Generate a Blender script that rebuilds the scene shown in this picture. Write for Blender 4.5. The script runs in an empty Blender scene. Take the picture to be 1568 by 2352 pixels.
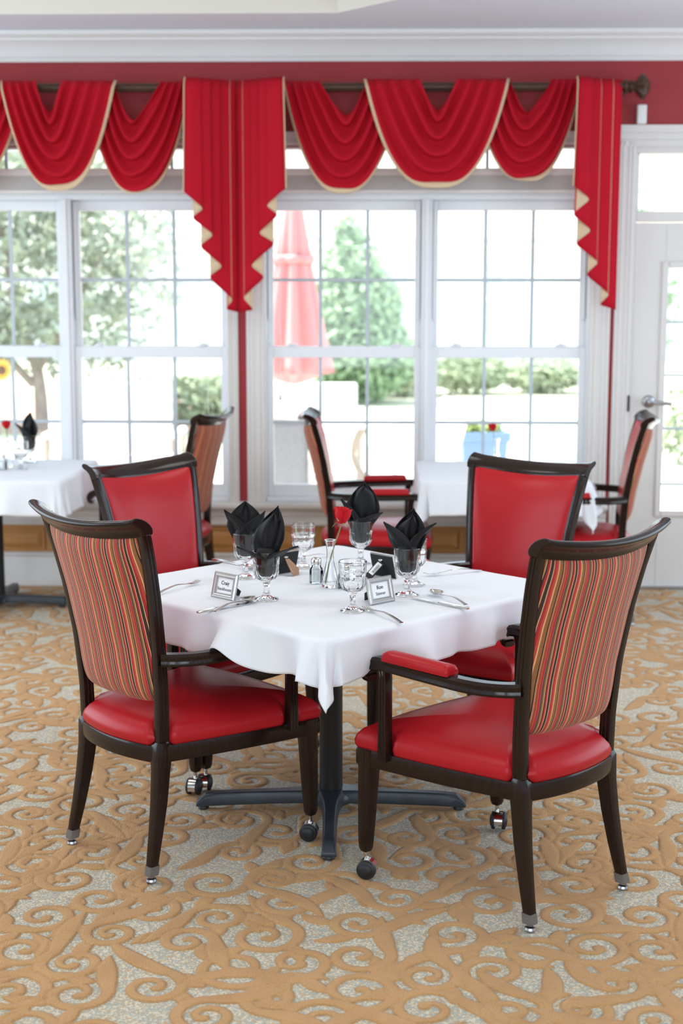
import bpy, bmesh, math, random
import numpy as np
from mathutils import Vector, Matrix

PI = math.pi
sc = bpy.context.scene
COL = sc.collection
random.seed(7)

# ------------------------------------------------------------------ camera
cam_d = bpy.data.cameras.new('camera')
cam = bpy.data.objects.new('camera', cam_d)
COL.objects.link(cam)
cam_d.sensor_fit = 'VERTICAL'
cam_d.sensor_height = 36.0
cam_d.sensor_width = 24.0
cam_d.lens = 3267.0 * 36.0 / 2352.0
cam.matrix_world = (Matrix.Translation((0, 0, 1.629)) @ Matrix.Rotation(PI / 2 - math.radians(8.635), 4, 'X')
                    @ Matrix.Rotation(math.radians(0.05), 4, 'Z'))
cam_d.dof.use_dof = True
cam_d.dof.focus_distance = 4.0
cam_d.dof.aperture_fstop = 2.8
cam_d.clip_end = 200
sc.camera = cam

# ------------------------------------------------------------------ world, sun, lights, exposure
world = bpy.data.worlds.new('sky')
sc.world = world
world.use_nodes = True
bg = world.node_tree.nodes['Background']
bg.inputs['Color'].default_value = (0.74, 0.87, 1.0, 1)
bg.inputs['Strength'].default_value = 3.0

def add_light(name, kind, loc, energy, color=(1, 1, 1), size=None, rot=None, target=None):
    d = bpy.data.lights.new(name, kind)
    d.energy = energy
    d.color = color
    if kind == 'AREA':
        d.shape = 'RECTANGLE'
        d.size, d.size_y = size
    o = bpy.data.objects.new(name, d)
    COL.objects.link(o)
    o.location = loc
    if target is not None:
        o.rotation_euler = (Vector(target) - Vector(loc)).to_track_quat('-Z', 'Y').to_euler()
    elif rot:
        o.rotation_euler = rot
    return o

sun = add_light('sun', 'SUN', (0, 0, 20), 12.5, (1.0, 0.95, 0.86), target=(4.5, -1.0, 10.0))
sun.data.angle = math.radians(0.6)
# ceiling area lights added to fill the room (in the tray, out of view)
for (lx, ly) in ((-2.2, 5.0), (1.0, 5.0), (-2.2, 2.0), (1.0, 2.0)):
    add_light('ceiling_light', 'AREA', (lx, ly, 3.22), 18, (0.97, 0.985, 1.0), size=(1.2, 1.2), rot=(0, 0, 0))
for lx in (-2.6, 0.0, 2.6):  # unseen area lights added behind the viewer as fill; the wall there is windowless
    add_light('window_daylight', 'AREA', (lx, -3.85, 1.65), 66, (0.79, 0.91, 1.0), size=(1.7, 2.0), rot=(PI / 2, 0, 0))
for sx in (-1, 1):  # unseen area lights added at both sides to brighten the soffit
    add_light('side_window_daylight', 'AREA', (sx * 4.40, 5.2, 1.45), 108, (0.71, 0.87, 1.0), size=(4.2, 2.3), target=(0, 5.2, 1.45)).data.energy *= (1.06 if sx < 0 else 0.90)

vs = sc.view_settings
vs.view_transform = 'Standard'
vs.look = 'None'
vs.gamma = 1.0
vs.use_curve_mapping = False
vs.exposure = 0.0
sc.cycles.max_bounces = 10
sc.cycles.transparent_max_bounces = 16
sc.cycles.sample_clamp_indirect = 6.0
sc.cycles.blur_glossy = 0.5

# ------------------------------------------------------------------ helpers
class MB:
    """collects geometry for one mesh"""
    def __init__(self):
        self.v, self.f, self.uv = [], [], {}

    def add(self, verts, faces):
        b = len(self.v)
        self.v += [tuple(p) for p in verts]
        self.f += [tuple(i + b for i in q) for q in faces]
        return self

    def box(self, x0, x1, y0, y1, z0, z1, M=None):
        vv = [(x, y, z) for z in (z0, z1) for y in (y0, y1) for x in (x0, x1)]
        if M is not None:
            vv = [tuple(M @ Vector(p)) for p in vv]
        return self.add(vv, [(0, 2, 3, 1), (4, 5, 7, 6), (0, 1, 5, 4), (2, 6, 7, 3), (0, 4, 6, 2), (1, 3, 7, 5)])

    def loft(self, rings, closed=True, cap0=True, cap1=True):
        n = len(rings[0])
        vv = [p for r in rings for p in r]
        ff = []
        m = n if closed else n - 1
        for i in range(len(rings) - 1):
            for j in range(m):
                k = (j + 1) % n
                ff.append((i * n + j, i * n + k, (i + 1) * n + k, (i + 1) * n + j))
        if closed and cap0:
            ff.append(tuple(range(n - 1, -1, -1)))
        if closed and cap1:
            ff.append(tuple((len(rings) - 1) * n + j for j in range(n)))
        return self.add(vv, ff)

    def grid(self, fn, nu, nv):
        vv = [fn(i / nu, j / nv) for j in range(nv + 1) for i in range(nu + 1)]
        ff = [(j * (nu + 1) + i, j * (nu + 1) + i + 1, (j + 1) * (nu + 1) + i + 1, (j + 1) * (nu + 1) + i)
              for j in range(nv) for i in range(nu)]
        return self.add(vv, ff)

    def lathe(self, prof, n=24, M=None, mod=None, cap=True):
        rings = []
        for (r, z) in prof:
            ring = []
            for k in range(n):
                a = 2 * PI * k / n
                rr = r * (mod(a, z) if mod else 1.0)
                p = Vector((rr * math.cos(a), rr * math.sin(a), z))
                ring.append(tuple(M @ p) if M is not None else tuple(p))
            rings.append(ring)
        return self.loft(rings, True, cap, cap)

    def tube(self, path, rad, n=8, cap=True):
        path = [Vector(p) for p in path]
        N = len(path)
        rings = []
        up = Vector((0, 0, 1))
        for i, p in enumerate(path):
            t = (path[min(i + 1, N - 1)] - path[max(i - 1, 0)]).normalized()
            if i == 0:
                a = up if abs(t.dot(up)) < 0.9 else Vector((1, 0, 0))
                u = t.cross(a).normalized()
            else:
                u = (u - t * u.dot(t)).normalized()
            w = t.cross(u)
            r = rad(i / (N - 1)) if callable(rad) else rad
            rings.append([tuple(p + u * (r * math.cos(2 * PI * k / n)) + w * (r * math.sin(2 * PI * k / n))) for k in range(n)])
        return self.loft(rings, True, cap, cap)

    def sweep(self, path, prof, side, scale=None):
        """profile (a along side, b along the third axis) swept on a path; side: vector or function of index"""
        path = [Vector(p) for p in path]
        N = len(path)
        rings = []
        for i, p in enumerate(path):
            t = (path[min(i + 1, N - 1)] - path[max(i - 1, 0)]).normalized()
            sv = Vector(side(i) if callable(side) else side)
            sv = (sv - t * sv.dot(t)).normalized()
            w = sv.cross(t).normalized()
            sx, sy = scale(i / (N - 1)) if scale else (1, 1)
            rings.append([tuple(p + sv * (a * sx) + w * (b * sy)) for (a, b) in prof])
        return self.loft(rings)

    def build(self, name, mat, parent=None, bevel=0.0, smooth=True, angle=40, solid=0.0, sub=0, seg=2):
        me = bpy.data.meshes.new(name)
        me.from_pydata(self.v, [], self.f)
        bm = bmesh.new()
        bm.from_mesh(me)
        bmesh.ops.recalc_face_normals(bm, faces=bm.faces)
        bm.to_mesh(me)
        bm.free()
        if smooth:
            me.polygons.foreach_set('use_smooth', [True] * len(me.polygons))
            if angle < 180:
                me.set_sharp_from_angle(angle=math.radians(angle))
        me.materials.append(mat)
        o = bpy.data.objects.new(name, me)
        COL.objects.link(o)
        if parent is not None:
            o.parent = parent
        if solid:
            m = o.modifiers.new('solid', 'SOLIDIFY')
            m.thickness = solid
            m.offset = 0
        if bevel:
            m = o.modifiers.new('bevel', 'BEVEL')
            m.width = bevel
            m.segments = seg
            m.limit_method = 'ANGLE'
            m.angle_limit = math.radians(35)
            m.harden_normals = False
        if sub:
            m = o.modifiers.new('sub', 'SUBSURF')
            m.levels = m.render_levels = sub
        return o


def tag(o, label, cat=None, group=None, kind=None):
    o['label'] = label
    if cat:
        o['category'] = cat
    if group:
        o['group'] = group
    if kind:
        o['kind'] = kind
    return o


def thing(name, label, cat, loc=(0, 0, 0), rz=0.0, group=None, kind=None):
    o = bpy.data.objects.new(name, None)
    o.empty_display_size = 0.1
    COL.objects.link(o)
    o.location = loc
    o.rotation_euler = (0, 0, rz)
    return tag(o, label, cat, group, kind)


def copy_tree(o, parent=None):
    c = o.copy()
    COL.objects.link(c)
    c.parent = parent
    for ch in list(o.children):
        copy_tree(ch, c)
    return c


def lerp(a, b, t):
    return a + (b - a) * t


def interp(tab, z):
    for (z0, a), (z1, b) in zip(tab, tab[1:]):
        if z <= z1:
            t = max(0.0, (z - z0) / (z1 - z0))
            return lerp(a, b, t)
    return tab[-1][1]


def smooth_path(pts, n=6):
    """Catmull-Rom through pts"""
    P = [Vector(p) for p in pts]
    P = [P[0] * 2 - P[1]] + P + [P[-1] * 2 - P[-2]]
    out = []
    for i in range(1, len(P) - 2):
        for k in range(n):
            t = k / n
            a, b, c, d = P[i - 1], P[i], P[i + 1], P[i + 2]
            out.append(0.5 * ((2 * b) + (c - a) * t + (2 * a - 5 * b + 4 * c - d) * t * t + (3 * b - a - 3 * c + d) * t ** 3))
    out.append(P[-2])
    return out


def rrect(w, h, r, n=3):
    """rounded rectangle profile, full width w and height h"""
    pts = []
    for (cx, cy, a0) in ((w / 2 - r, h / 2 - r, 0), (-w / 2 + r, h / 2 - r, 90), (-w / 2 + r, -h / 2 + r, 180), (w / 2 - r, -h / 2 + r, 270)):
        for k in range(n + 1):
            a = math.radians(a0 + 90 * k / n)
            pts.append((cx + r * math.cos(a), cy + r * math.sin(a)))
    return pts

# ------------------------------------------------------------------ materials
def new_mat(name):
    m = bpy.data.materials.new(name)
    m.use_nodes = True
    nt = m.node_tree
    return m, nt, nt.nodes['Principled BSDF']


def mat(name, col, rough=0.5, metal=0.0, noise=0.0, nscale=30.0, bump=0.0, bscale=200.0, coat=0.0, sheen=0.0, spec=0.5, stretch=None, trans=0.0, ior=1.45, sss=0.0):
    m, nt, b = new_mat(name)
    b.inputs['Base Color'].default_value = (*col, 1)
    b.inputs['Roughness'].default_value = rough
    b.inputs['Metallic'].default_value = metal
    b.inputs['Coat Weight'].default_value = coat
    b.inputs['Coat Roughness'].default_value = 0.15
    b.inputs['Sheen Weight'].default_value = sheen
    b.inputs['Specular IOR Level'].default_value = spec
    b.inputs['Transmission Weight'].default_value = trans
    b.inputs['IOR'].default_value = ior
    N, L = nt.nodes, nt.links
    if noise or bump:
        tc = N.new('ShaderNodeTexCoord')
        mp = N.new('ShaderNodeMapping')
        if stretch:
            mp.inputs['Scale'].default_value = stretch
        L.new(tc.outputs['Object'], mp.inputs['Vector'])
    if noise:
        t = N.new('ShaderNodeTexNoise')
        t.inputs['Scale'].default_value = nscale
        t.inputs['Detail'].default_value = 4
        L.new(mp.outputs['Vector'], t.inputs['Vector'])
        mx = N.new('ShaderNodeMix')
        mx.data_type = 'RGBA'
        mx.inputs[6].default_value = (*[c * (1 - noise) for c in col], 1)
        mx.inputs[7].default_value = (*[min(1, c * (1 + noise)) for c in col], 1)
        L.new(t.outputs['Fac'], mx.inputs[0])
        L.new(mx.outputs[2], b.inputs['Base Color'])
    if bump:
        t2 = N.new('ShaderNodeTexNoise')
        t2.inputs['Scale'].default_value = bscale
        t2.inputs['Detail'].default_value = 3
        L.new(mp.outputs['Vector'], t2.inputs['Vector'])
        bp = N.new('ShaderNodeBump')
        bp.inputs['Strength'].default_value = bump
        bp.inputs['Distance'].default_value = 0.002
        L.new(t2.outputs['Fac'], bp.inputs['Height'])
        L.new(bp.outputs['Normal'], b.inputs['Normal'])
    return m


M_white = mat('white_paint', (0.71, 0.675, 0.65), 0.38, noise=0.02, nscale=6)
M_crown = mat('crown_paint', (0.78, 0.765, 0.755), 0.45)
M_frame = mat('white_vinyl', (0.82, 0.83, 0.85), 0.35)
M_muntin = mat('grey_vinyl_grid', (0.50, 0.56, 0.60), 0.4)  # darkening of the grid behind glass is put into its base colour
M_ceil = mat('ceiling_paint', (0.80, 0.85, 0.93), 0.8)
M_cream = mat('tray_cream_paint', (0.80, 0.77, 0.70), 0.8)
M_red = mat('red_wall_paint', (0.34, 0.028, 0.034), 0.6, noise=0.05, nscale=3)
M_oak = mat('honey_oak', (0.50, 0.24, 0.075), 0.4, noise=0.22, nscale=9, stretch=(0.6, 4, 8))
M_wood = mat('espresso_wood', (0.016, 0.0078, 0.0062), 0.16, noise=0.5, nscale=45, stretch=(4, 4, 0.4), bump=0.04, bscale=60, spec=0.42)
M_leather = mat('red_vinyl', (0.44, 0.013, 0.019), 0.29, noise=0.05, nscale=10, bump=0.10, bscale=420, spec=0.26)
M_black = mat('black_metal', (0.012, 0.013, 0.015), 0.38, noise=0.3, nscale=15, bump=0.05, bscale=90)
M_base = mat('slate_black_metal', (0.028, 0.036, 0.045), 0.36, noise=0.5, nscale=22, bump=0.08, bscale=60)
M_chrome = mat('chrome', (0.72, 0.70, 0.67), 0.16, 1.0)
M_steel = mat('stainless_steel', (0.66, 0.65, 0.63), 0.19, 1.0)
M_rubber = mat('black_rubber', (0.018, 0.019, 0.022), 0.5)
M_cloth = mat('white_linen', (0.81, 0.83, 0.88), 0.75, bump=0.03, bscale=500, sheen=0.15)
M_napkin = mat('black_satin', (0.0055, 0.006, 0.007), 0.5, bump=0.25, bscale=700, spec=0.35)
M_curtain = mat('red_drapery', (0.47, 0.008, 0.022), 0.8, noise=0.05, nscale=8, bump=0.05, bscale=600, spec=0.15)
M_lining = mat('beige_lining', (0.66, 0.50, 0.32), 0.75, bump=0.04, bscale=500)
M_rod = mat('walnut_rod', (0.065, 0.028, 0.014), 0.35, noise=0.35, nscale=20, stretch=(0.4, 5, 5))
M_silver = mat('brushed_silver', (0.52, 0.51, 0.50), 0.34, 0.75, noise=0.1, nscale=60)
M_beads = mat('dark_silver', (0.30, 0.29, 0.29), 0.35, 0.8)
M_card = mat('white_card', (0.86, 0.86, 0.87), 0.7)
M_ink = mat('black_ink', (0.012, 0.012, 0.013), 0.6)
M_velvet = mat('black_backing', (0.014, 0.014, 0.015), 0.75, bump=0.2, bscale=800)
M_kraft = mat('brown_board', (0.40, 0.23, 0.15), 0.8)
M_salt = mat('salt', (0.88, 0.88, 0.88), 0.9)
M_pepper = mat('ground_pepper', (0.10, 0.085, 0.075), 0.9, noise=0.9, nscale=500)
M_rose = mat('rose_petals', (0.52, 0.003, 0.010), 0.6, spec=0.25)
M_stem = mat('rose_stem', (0.22, 0.22, 0.07), 0.5, noise=0.4, nscale=40)
M_sepal = mat('rose_sepal', (0.30, 0.38, 0.12), 0.55)
M_plastic = mat('white_plastic', (0.80, 0.80, 0.79), 0.4)
M_nickel = mat('satin_nickel', (0.42, 0.42, 0.44), 0.28, 1.0)
M_blind = mat('blind_slats', (0.78, 0.76, 0.73), 0.55)


def glass_mat(name, tint=(1, 1, 1), ior=1.5, rough=0.0):
    m, nt, b = new_mat(name)
    b.inputs['Base Color'].default_value = (*tint, 1)
    b.inputs['Transmission Weight'].default_value = 1.0
    b.inputs['Roughness'].default_value = rough
    b.inputs['IOR'].default_value = ior
    return m


def pane_mat(name, tint=(0.95, 0.97, 0.97), rough=0.02):
    m = bpy.data.materials.new(name)
    m.use_nodes = True
    N, L = m.node_tree.nodes, m.node_tree.links
    N.clear()
    out = N.new('ShaderNodeOutputMaterial')
    mix = N.new('ShaderNodeMixShader')
    fr = N.new('ShaderNodeFresnel')
    fr.inputs['IOR'].default_value = 1.35
    tr = N.new('ShaderNodeBsdfTransparent')
    tr.inputs['Color'].default_value = (*tint, 1)
    gl = N.new('ShaderNodeBsdfGlossy')
    gl.inputs['Roughness'].default_value = rough
    L.new(fr.outputs[0], mix.inputs[0])
    L.new(tr.outputs[0], mix.inputs[1])
    L.new(gl.outputs[0], mix.inputs[2])
    L.new(mix.outputs[0], out.inputs['Surface'])
    return m


M_glass = glass_mat('clear_glass', (0.985, 0.995, 0.995), 1.46)
M_clear = pane_mat('clear_plastic', (0.80, 0.78, 0.75), 0.12)
M_pane = pane_mat('window_glass')
M_jar = pane_mat('shaker_glass', (0.97, 0.985, 0.985), 0.01)
M_sleeve = mat('cloudy_plastic', (0.24, 0.22, 0.20), 0.25, trans=0.4, ior=1.3)


def stripe_mat():
    m, nt, b = new_mat('striped_fabric')
    N, L = nt.nodes, nt.links
    b.inputs['Roughness'].default_value = 0.75
    b.inputs['Sheen Weight'].default_value = 0.1
    dark, cream, red, rust, gold, grey, blk = ((0.045, 0.022, 0.018), (0.80, 0.48, 0.22), (0.50, 0.020, 0.028), (0.53, 0.105, 0.045),
                                               (0.30, 0.125, 0.038), (0.18, 0.11, 0.085), (0.02, 0.012, 0.01))
    seq = [(dark, 6.5), (cream, 1.6), (dark, 1), (red, 5), (rust, 2), (red, 1.5), (cream, 2.4), (rust, 1), (gold, 7), (blk, 2.6), (cream, 1), (rust, 3.5), (dark, 1.2), (rust, 2.6),
           (red, 4.5), (grey, 2.6), (blk, 1.6), (gold, 4.5), (cream, 1.3), (dark, 3), (red, 4.5), (cream, 1.5)]
    tot = sum(w for _, w in seq)
    tc = N.new('ShaderNodeTexCoord')
    sp = N.new('ShaderNodeSeparateXYZ')
    L.new(tc.outputs['Object'], sp.inputs[0])
    ns = N.new('ShaderNodeTexNoise')
    ns.inputs['Scale'].default_value = 5
    L.new(tc.outputs['Object'], ns.inputs['Vector'])
    ml = N.new('ShaderNodeMath'); ml.operation = 'MULTIPLY_ADD'
    ml.inputs[1].default_value = 1000.0 / tot
    ml.inputs[2].default_value = 10.13
    L.new(sp.outputs['X'], ml.inputs[0])
    ad = N.new('ShaderNodeMath'); ad.operation = 'MULTIPLY_ADD'
    ad.inputs[1].default_value = 0.10
    L.new(ns.outputs['Fac'], ad.inputs[0])
    L.new(ml.outputs[0], ad.inputs[2])
    fr = N.new('ShaderNodeMath'); fr.operation = 'FRACT'
    L.new(ad.outputs[0], fr.inputs[0])
    cr = N.new('ShaderNodeValToRGB')
    cr.color_ramp.interpolation = 'CONSTANT'
    els = cr.color_ramp.elements
    x = 0.0
    for i, (c, w) in enumerate(seq):
        if i < 2:
            e = els[i]
            e.position = x
        else:
            e = els.new(x)
        e.color = (*c, 1)
        x += w / tot
    L.new(fr.outputs[0], cr.inputs['Fac'])
    L.new(cr.outputs['Color'], b.inputs['Base Color'])
    wv = N.new('ShaderNodeTexNoise')
    wv.inputs['Scale'].default_value = 900
    L.new(tc.outputs['Object'], wv.inputs['Vector'])
    bp = N.new('ShaderNodeBump')
    bp.inputs['Strength'].default_value = 0.12
    bp.inputs['Distance'].default_value = 0.001
    L.new(wv.outputs['Fac'], bp.inputs['Height'])
    L.new(bp.outputs['Normal'], b.inputs['Normal'])
    return m


M_stripe = stripe_mat()


def carpet_mat():
    m, nt, b = new_mat('scroll_carpet')
    N, L = nt.nodes, nt.links
    b.inputs['Roughness'].default_value = 0.95
    b.inputs['Specular IOR Level'].default_value = 0.1
    b.inputs['Sheen Weight'].default_value = 0.15
    at = N.new('ShaderNodeAttribute')
    at.attribute_name = 'pile'
    mr = N.new('ShaderNodeMapRange')
    mr.interpolation_type = 'SMOOTHSTEP'
    mr.inputs['From Min'].default_value = 0.0022
    mr.inputs['From Max'].default_value = -0.0022
    tc = N.new('ShaderNodeTexCoord')
    wob = N.new('ShaderNodeTexNoise')
    wob.inputs['Scale'].default_value = 260
    wob.inputs['Detail'].default_value = 2
    L.new(tc.outputs['Object'], wob.inputs['Vector'])
    wa = N.new('ShaderNodeMath'); wa.operation = 'MULTIPLY_ADD'
    wa.inputs[1].default_value = 0.006
    L.new(wob.outputs['Fac'], wa.inputs[0])
    sb = N.new('ShaderNodeMath'); sb.operation = 'ADD'
    sb.inputs[1].default_value = -0.003
    L.new(at.outputs['Fac'], sb.inputs[0])
    L.new(sb.outputs[0], wa.inputs[2])
    L.new(wa.outputs[0], mr.inputs['Value'])
    # loop ground: mottled yarn colours
    vo = N.new('ShaderNodeTexVoronoi')
    vo.inputs['Scale'].default_value = 190
    L.new(tc.outputs['Object'], vo.inputs['Vector'])
    sx = N.new('ShaderNodeSeparateColor')
    L.new(vo.outputs['Color'], sx.inputs[0])
    cr = N.new('ShaderNodeValToRGB')
    cr.color_ramp.interpolation = 'CONSTANT'
    e = cr.color_ramp.elements
    e[0].position = 0; e[0].color = (0.45, 0.42, 0.34, 1)
    e[1].position = 0.30; e[1].color = (0.62, 0.53, 0.38, 1)
    for p_, c_ in ((0.55, (0.70, 0.64, 0.51)), (0.75, (0.40, 0.43, 0.41)), (0.88, (0.55, 0.37, 0.20))):
        n_ = e.new(p_); n_.color = (*c_, 1)
    L.new(sx.outputs[0], cr.inputs['Fac'])
    # cut pile: tan with soft variation
    nz = N.new('ShaderNodeTexNoise')
    nz.inputs['Scale'].default_value = 420
    nz.inputs['Detail'].default_value = 3
    L.new(tc.outputs['Object'], nz.inputs['Vector'])
    nl = N.new('ShaderNodeTexNoise')
    nl.inputs['Scale'].default_value = 9
    L.new(tc.outputs['Object'], nl.inputs['Vector'])
    av = N.new('ShaderNodeMath'); av.operation = 'MULTIPLY_ADD'
    av.inputs[1].default_value = 0.35
    L.new(nl.outputs['Fac'], av.inputs[0])
    L.new(nz.outputs['Fac'], av.inputs[2])
    c2 = N.new('ShaderNodeValToRGB')
    c2.color_ramp.elements[0].position = 0.42
    c2.color_ramp.elements[0].color = (0.43, 0.225, 0.088, 1)
    c2.color_ramp.elements[1].position = 0.95
    c2.color_ramp.elements[1].color = (0.66, 0.385, 0.17, 1)
    L.new(av.outputs[0], c2.inputs['Fac'])
    mx = N.new('ShaderNodeMix')
    mx.data_type = 'RGBA'
    L.new(mr.outputs[0], mx.inputs[0])
    L.new(cr.outputs['Color'], mx.inputs[6])
    L.new(c2.outputs['Color'], mx.inputs[7])
    L.new(mx.outputs[2], b.inputs['Base Color'])
    h1 = N.new('ShaderNodeMapRange')
    h1.interpolation_type = 'SMOOTHSTEP'
    h1.inputs['From Min'].default_value = 0.004
    h1.inputs['From Max'].default_value = -0.006
    L.new(wa.outputs[0], h1.inputs['Value'])
    ha = N.new('ShaderNodeMath'); ha.operation = 'MULTIPLY_ADD'
    ha.inputs[1].default_value = 0.30
    L.new(nz.outputs['Fac'], ha.inputs[0])
    L.new(h1.outputs[0], ha.inputs[2])
    hb0 = N.new('ShaderNodeMath'); hb0.operation = 'MULTIPLY_ADD'
    hb0.inputs[1].default_value = -0.25
    L.new(vo.outputs['Distance'], hb0.inputs[0])
    L.new(ha.outputs[0], hb0.inputs[2])
    ag = N.new('ShaderNodeAttribute')
    ag.attribute_name = 'groove'
    hb = N.new('ShaderNodeMath'); hb.operation = 'MULTIPLY_ADD'
    hb.inputs[1].default_value = -0.38
    L.new(ag.outputs['Fac'], hb.inputs[0])
    L.new(hb0.outputs[0], hb.inputs[2])
    bp = N.new('ShaderNodeBump')
    bp.inputs['Strength'].default_value = 1.0
    bp.inputs['Distance'].default_value = 0.006
    L.new(hb.outputs[0], bp.inputs['Height'])
    L.new(bp.outputs['Normal'], b.inputs['Normal'])
    return m


M_carpet = carpet_mat()

# ------------------------------------------------------------------ the setting: floor
def scroll_field():
    """carved scroll pattern on a 1.6 m repeat: signed distance of the pile and distance to the carved outlines"""
    rng = random.Random(21)
    T, R = 1.6, 400
    g = np.arange(R) * (T / R)
    X, Y = np.meshgrid(g, g)
    F = np.full((R, R), 1.0)
    E = np.full((R, R), 1.0)

    def stroke(pts):
        nonlocal F, E
        S = np.full((R, R), 1.0)
        for (x, y, w) in pts:
            # only touch the neighbourhood of the sample
            m = int((w + 0.05) / (T / R)) + 2
            ci, cj = int((x % T) / T * R), int((y % T) / T * R)
            ii = (np.arange(ci - m, ci + m + 1)) % R
            jj = (np.arange(cj - m, cj + m + 1)) % R
            dx = (np.arange(ci - m, ci + m + 1)) * (T / R) - (x % T)
            dy = (np.arange(cj - m, cj + m + 1)) * (T / R) - (y % T)
            d = np.sqrt(dx[None, :] ** 2 + dy[:, None] ** 2) - w - 0.0018
            ix = np.ix_(jj, ii)
            S[ix] = np.minimum(S[ix], d)
        E = np.where(S < 0, np.abs(S), np.minimum(E, np.abs(S)))
        F = np.minimum(F, S)

    centers = []
    tries = 0
    while len(centers) < 110 and tries < 9000:
        tries += 1
        c = (rng.uniform(0, T), rng.uniform(0, T))
        for q in centers:
            dx = abs(c[0] - q[0]); dx = min(dx, T - dx)
            dy = abs(c[1] - q[1]); dy = min(dy, T - dy)
            if dx * dx + dy * dy < 0.152 ** 2:
                break
        else:
            centers.append(c)
    jobs = []
    for (cx, cy) in centers:
        hand = rng.choice((-1, 1))
        a0 = rng.uniform(0, 2 * PI)
        R0 = rng.uniform(0.070, 0.100)
        turns = rng.uniform(1.15, 1.45)
        pts = []
        # S-shaped tail arriving at the outer turn, swelling like a leaf
        x, y = cx + R0 * math.cos(a0), cy + R0 * math.sin(a0)
        d = a0 - hand * PI / 2
        Ln = rng.uniform(0.16, 0.27)
        k = hand * rng.uniform(1.0, 5.5)
        tail = []
        for i in range(40):
            t = i / 39
            tail.append((x, y, 0.0165 * (1 - t) + 0.016 * math.sin(PI * t) + 0.002 * t))
            x += math.cos(d) * Ln / 40
            y += math.sin(d) * Ln / 40
            d += k * Ln / 40
        pts += tail[::-1]
        n = 70
        for i in range(n):
            t = i / (n - 1)
            th = a0 + hand * turns * 2 * PI * t
            r = R0 * (1 - t) ** 0.85 + 0.012 * t
            w = lerp(0.0165, 0.0095, t) + (0.0045 if t > 0.94 else 0)
            pts.append((cx + r * math.cos(th), cy + r * math.sin(th), w))
        leaf_j = []
        for _ in range(2):
            th = a0 + hand * rng.uniform(0.1, 3.0)
            x, y = cx + R0 * 0.9 * math.cos(th), cy + R0 * 0.9 * math.sin(th)
            d = th + hand * rng.uniform(0.1, 1.0)
            Ln = rng.uniform(0.07, 0.13)
            kk = hand * rng.uniform(3, 9)
            lf = []
            for i in range(22):
                t = i / 21
                lf.append((x, y, 0.003 + 0.019 * math.sin(PI * (0.12 + 0.85 * t))))
                x += math.cos(d) * Ln / 22
                y += math.sin(d) * Ln / 22
                d += kk * Ln / 22
            leaf_j.append(lf)
        jobs.append((leaf_j, pts))
    for (lj, _) in jobs:
        for lf in lj:
            stroke(lf)
    for (_, pts) in jobs:
        stroke(pts)
    return F, E, T, R


def make_floor():
    F, E, T, R = scroll_field()
    # rows get closer towards the near end of the room, the strip widens towards the far end
    nx, ny = 620, 820
    ya, yb = 1.9, 8.1
    ys = ya * (yb / ya) ** (np.arange(ny + 1) / ny)
    us = np.linspace(-1, 1, nx + 1)
    Y = np.repeat(ys[:, None], nx + 1, 1)
    X = us[None, :] * (0.40 * Y + 0.30)
    U, V = (X % T) / T * R, (Y % T) / T * R
    i0, j0 = np.floor(U).astype(int) % R, np.floor(V).astype(int) % R
    fu, fv = U - np.floor(U), V - np.floor(V)
    i1, j1 = (i0 + 1) % R, (j0 + 1) % R

    def samp(A):
        return (A[j0, i0] * (1 - fu) * (1 - fv) + A[j0, i1] * fu * (1 - fv) + A[j1, i0] * (1 - fu) * fv + A[j1, i1] * fu * fv)
    S, G = samp(F), samp(E)
    t = np.clip((0.005 - S) / 0.010, 0, 1)
    gr = np.exp(-(G / 0.0045) ** 2)
    Z = -0.004 + 0.004 * t * t * (3 - 2 * t) - 0.0022 * gr * (S < 0.004)
    co = np.stack([X, Y, Z], -1).reshape(-1, 3)
    a = (np.arange(ny)[:, None] * (nx + 1) + np.arange(nx)[None, :]).reshape(-1)
    fc = np.stack([a, a + 1, a + nx + 2, a + nx + 1], 1)
    # plain margins out to the walls
    xa, xb = 0.40 * ya + 0.30, 0.40 * yb + 0.30
    zz = -0.002
    mv = [(-4.5, -4, zz), (4.5, -4, zz), (4.5, ya, zz), (-4.5, ya, zz), (4.5, yb, zz), (-4.5, yb, zz), (-xa, ya, zz), (xa, ya, zz), (xb, yb, zz), (-xb, yb, zz)]
    b = len(co)
    mf = [(0, 1, 2, 3), (3, 6, 9, 5), (7, 2, 4, 8)]
    co = np.concatenate([co, np.array(mv)])
    me = bpy.data.meshes.new('floor')
    nq = len(fc) + len(mf)
    me.vertices.add(len(co))
    me.vertices.foreach_set('co', co.astype(np.float32).ravel())
    allf = np.concatenate([fc, np.array(mf) + b])
    me.loops.add(nq * 4)
    me.loops.foreach_set('vertex_index', allf.astype(np.int32).ravel())
    me.polygons.add(nq)
    me.polygons.foreach_set('loop_start', (np.arange(nq) * 4).astype(np.int32))
    me.polygons.foreach_set('use_smooth', [True] * nq)
    at = me.attributes.new('pile', 'FLOAT', 'POINT')
    at.data.foreach_set('value', np.concatenate([S.ravel(), np.zeros(len(mv))]).astype(np.float32))
    at = me.attributes.new('groove', 'FLOAT', 'POINT')
    at.data.foreach_set('value', np.concatenate([(gr * (S < 0.004)).ravel(), np.zeros(len(mv))]).astype(np.float32))
    me.update(calc_edges=True)
    me.materials.append(M_carpet)
    o = bpy.data.objects.new('floor', me)
    COL.objects.link(o)
    return tag(o, 'tan and grey carpet with a carved scroll pattern', None, None, 'structure')


make_floor()

# ------------------------------------------------------------------ the setting: window wall frame
PSI = math.radians(1.3)
WY = 7.91


def on_wall(o):
    o.location = (0, WY, 0)
    o.rotation_euler = (0, 0, -PSI)
    return o


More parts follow.
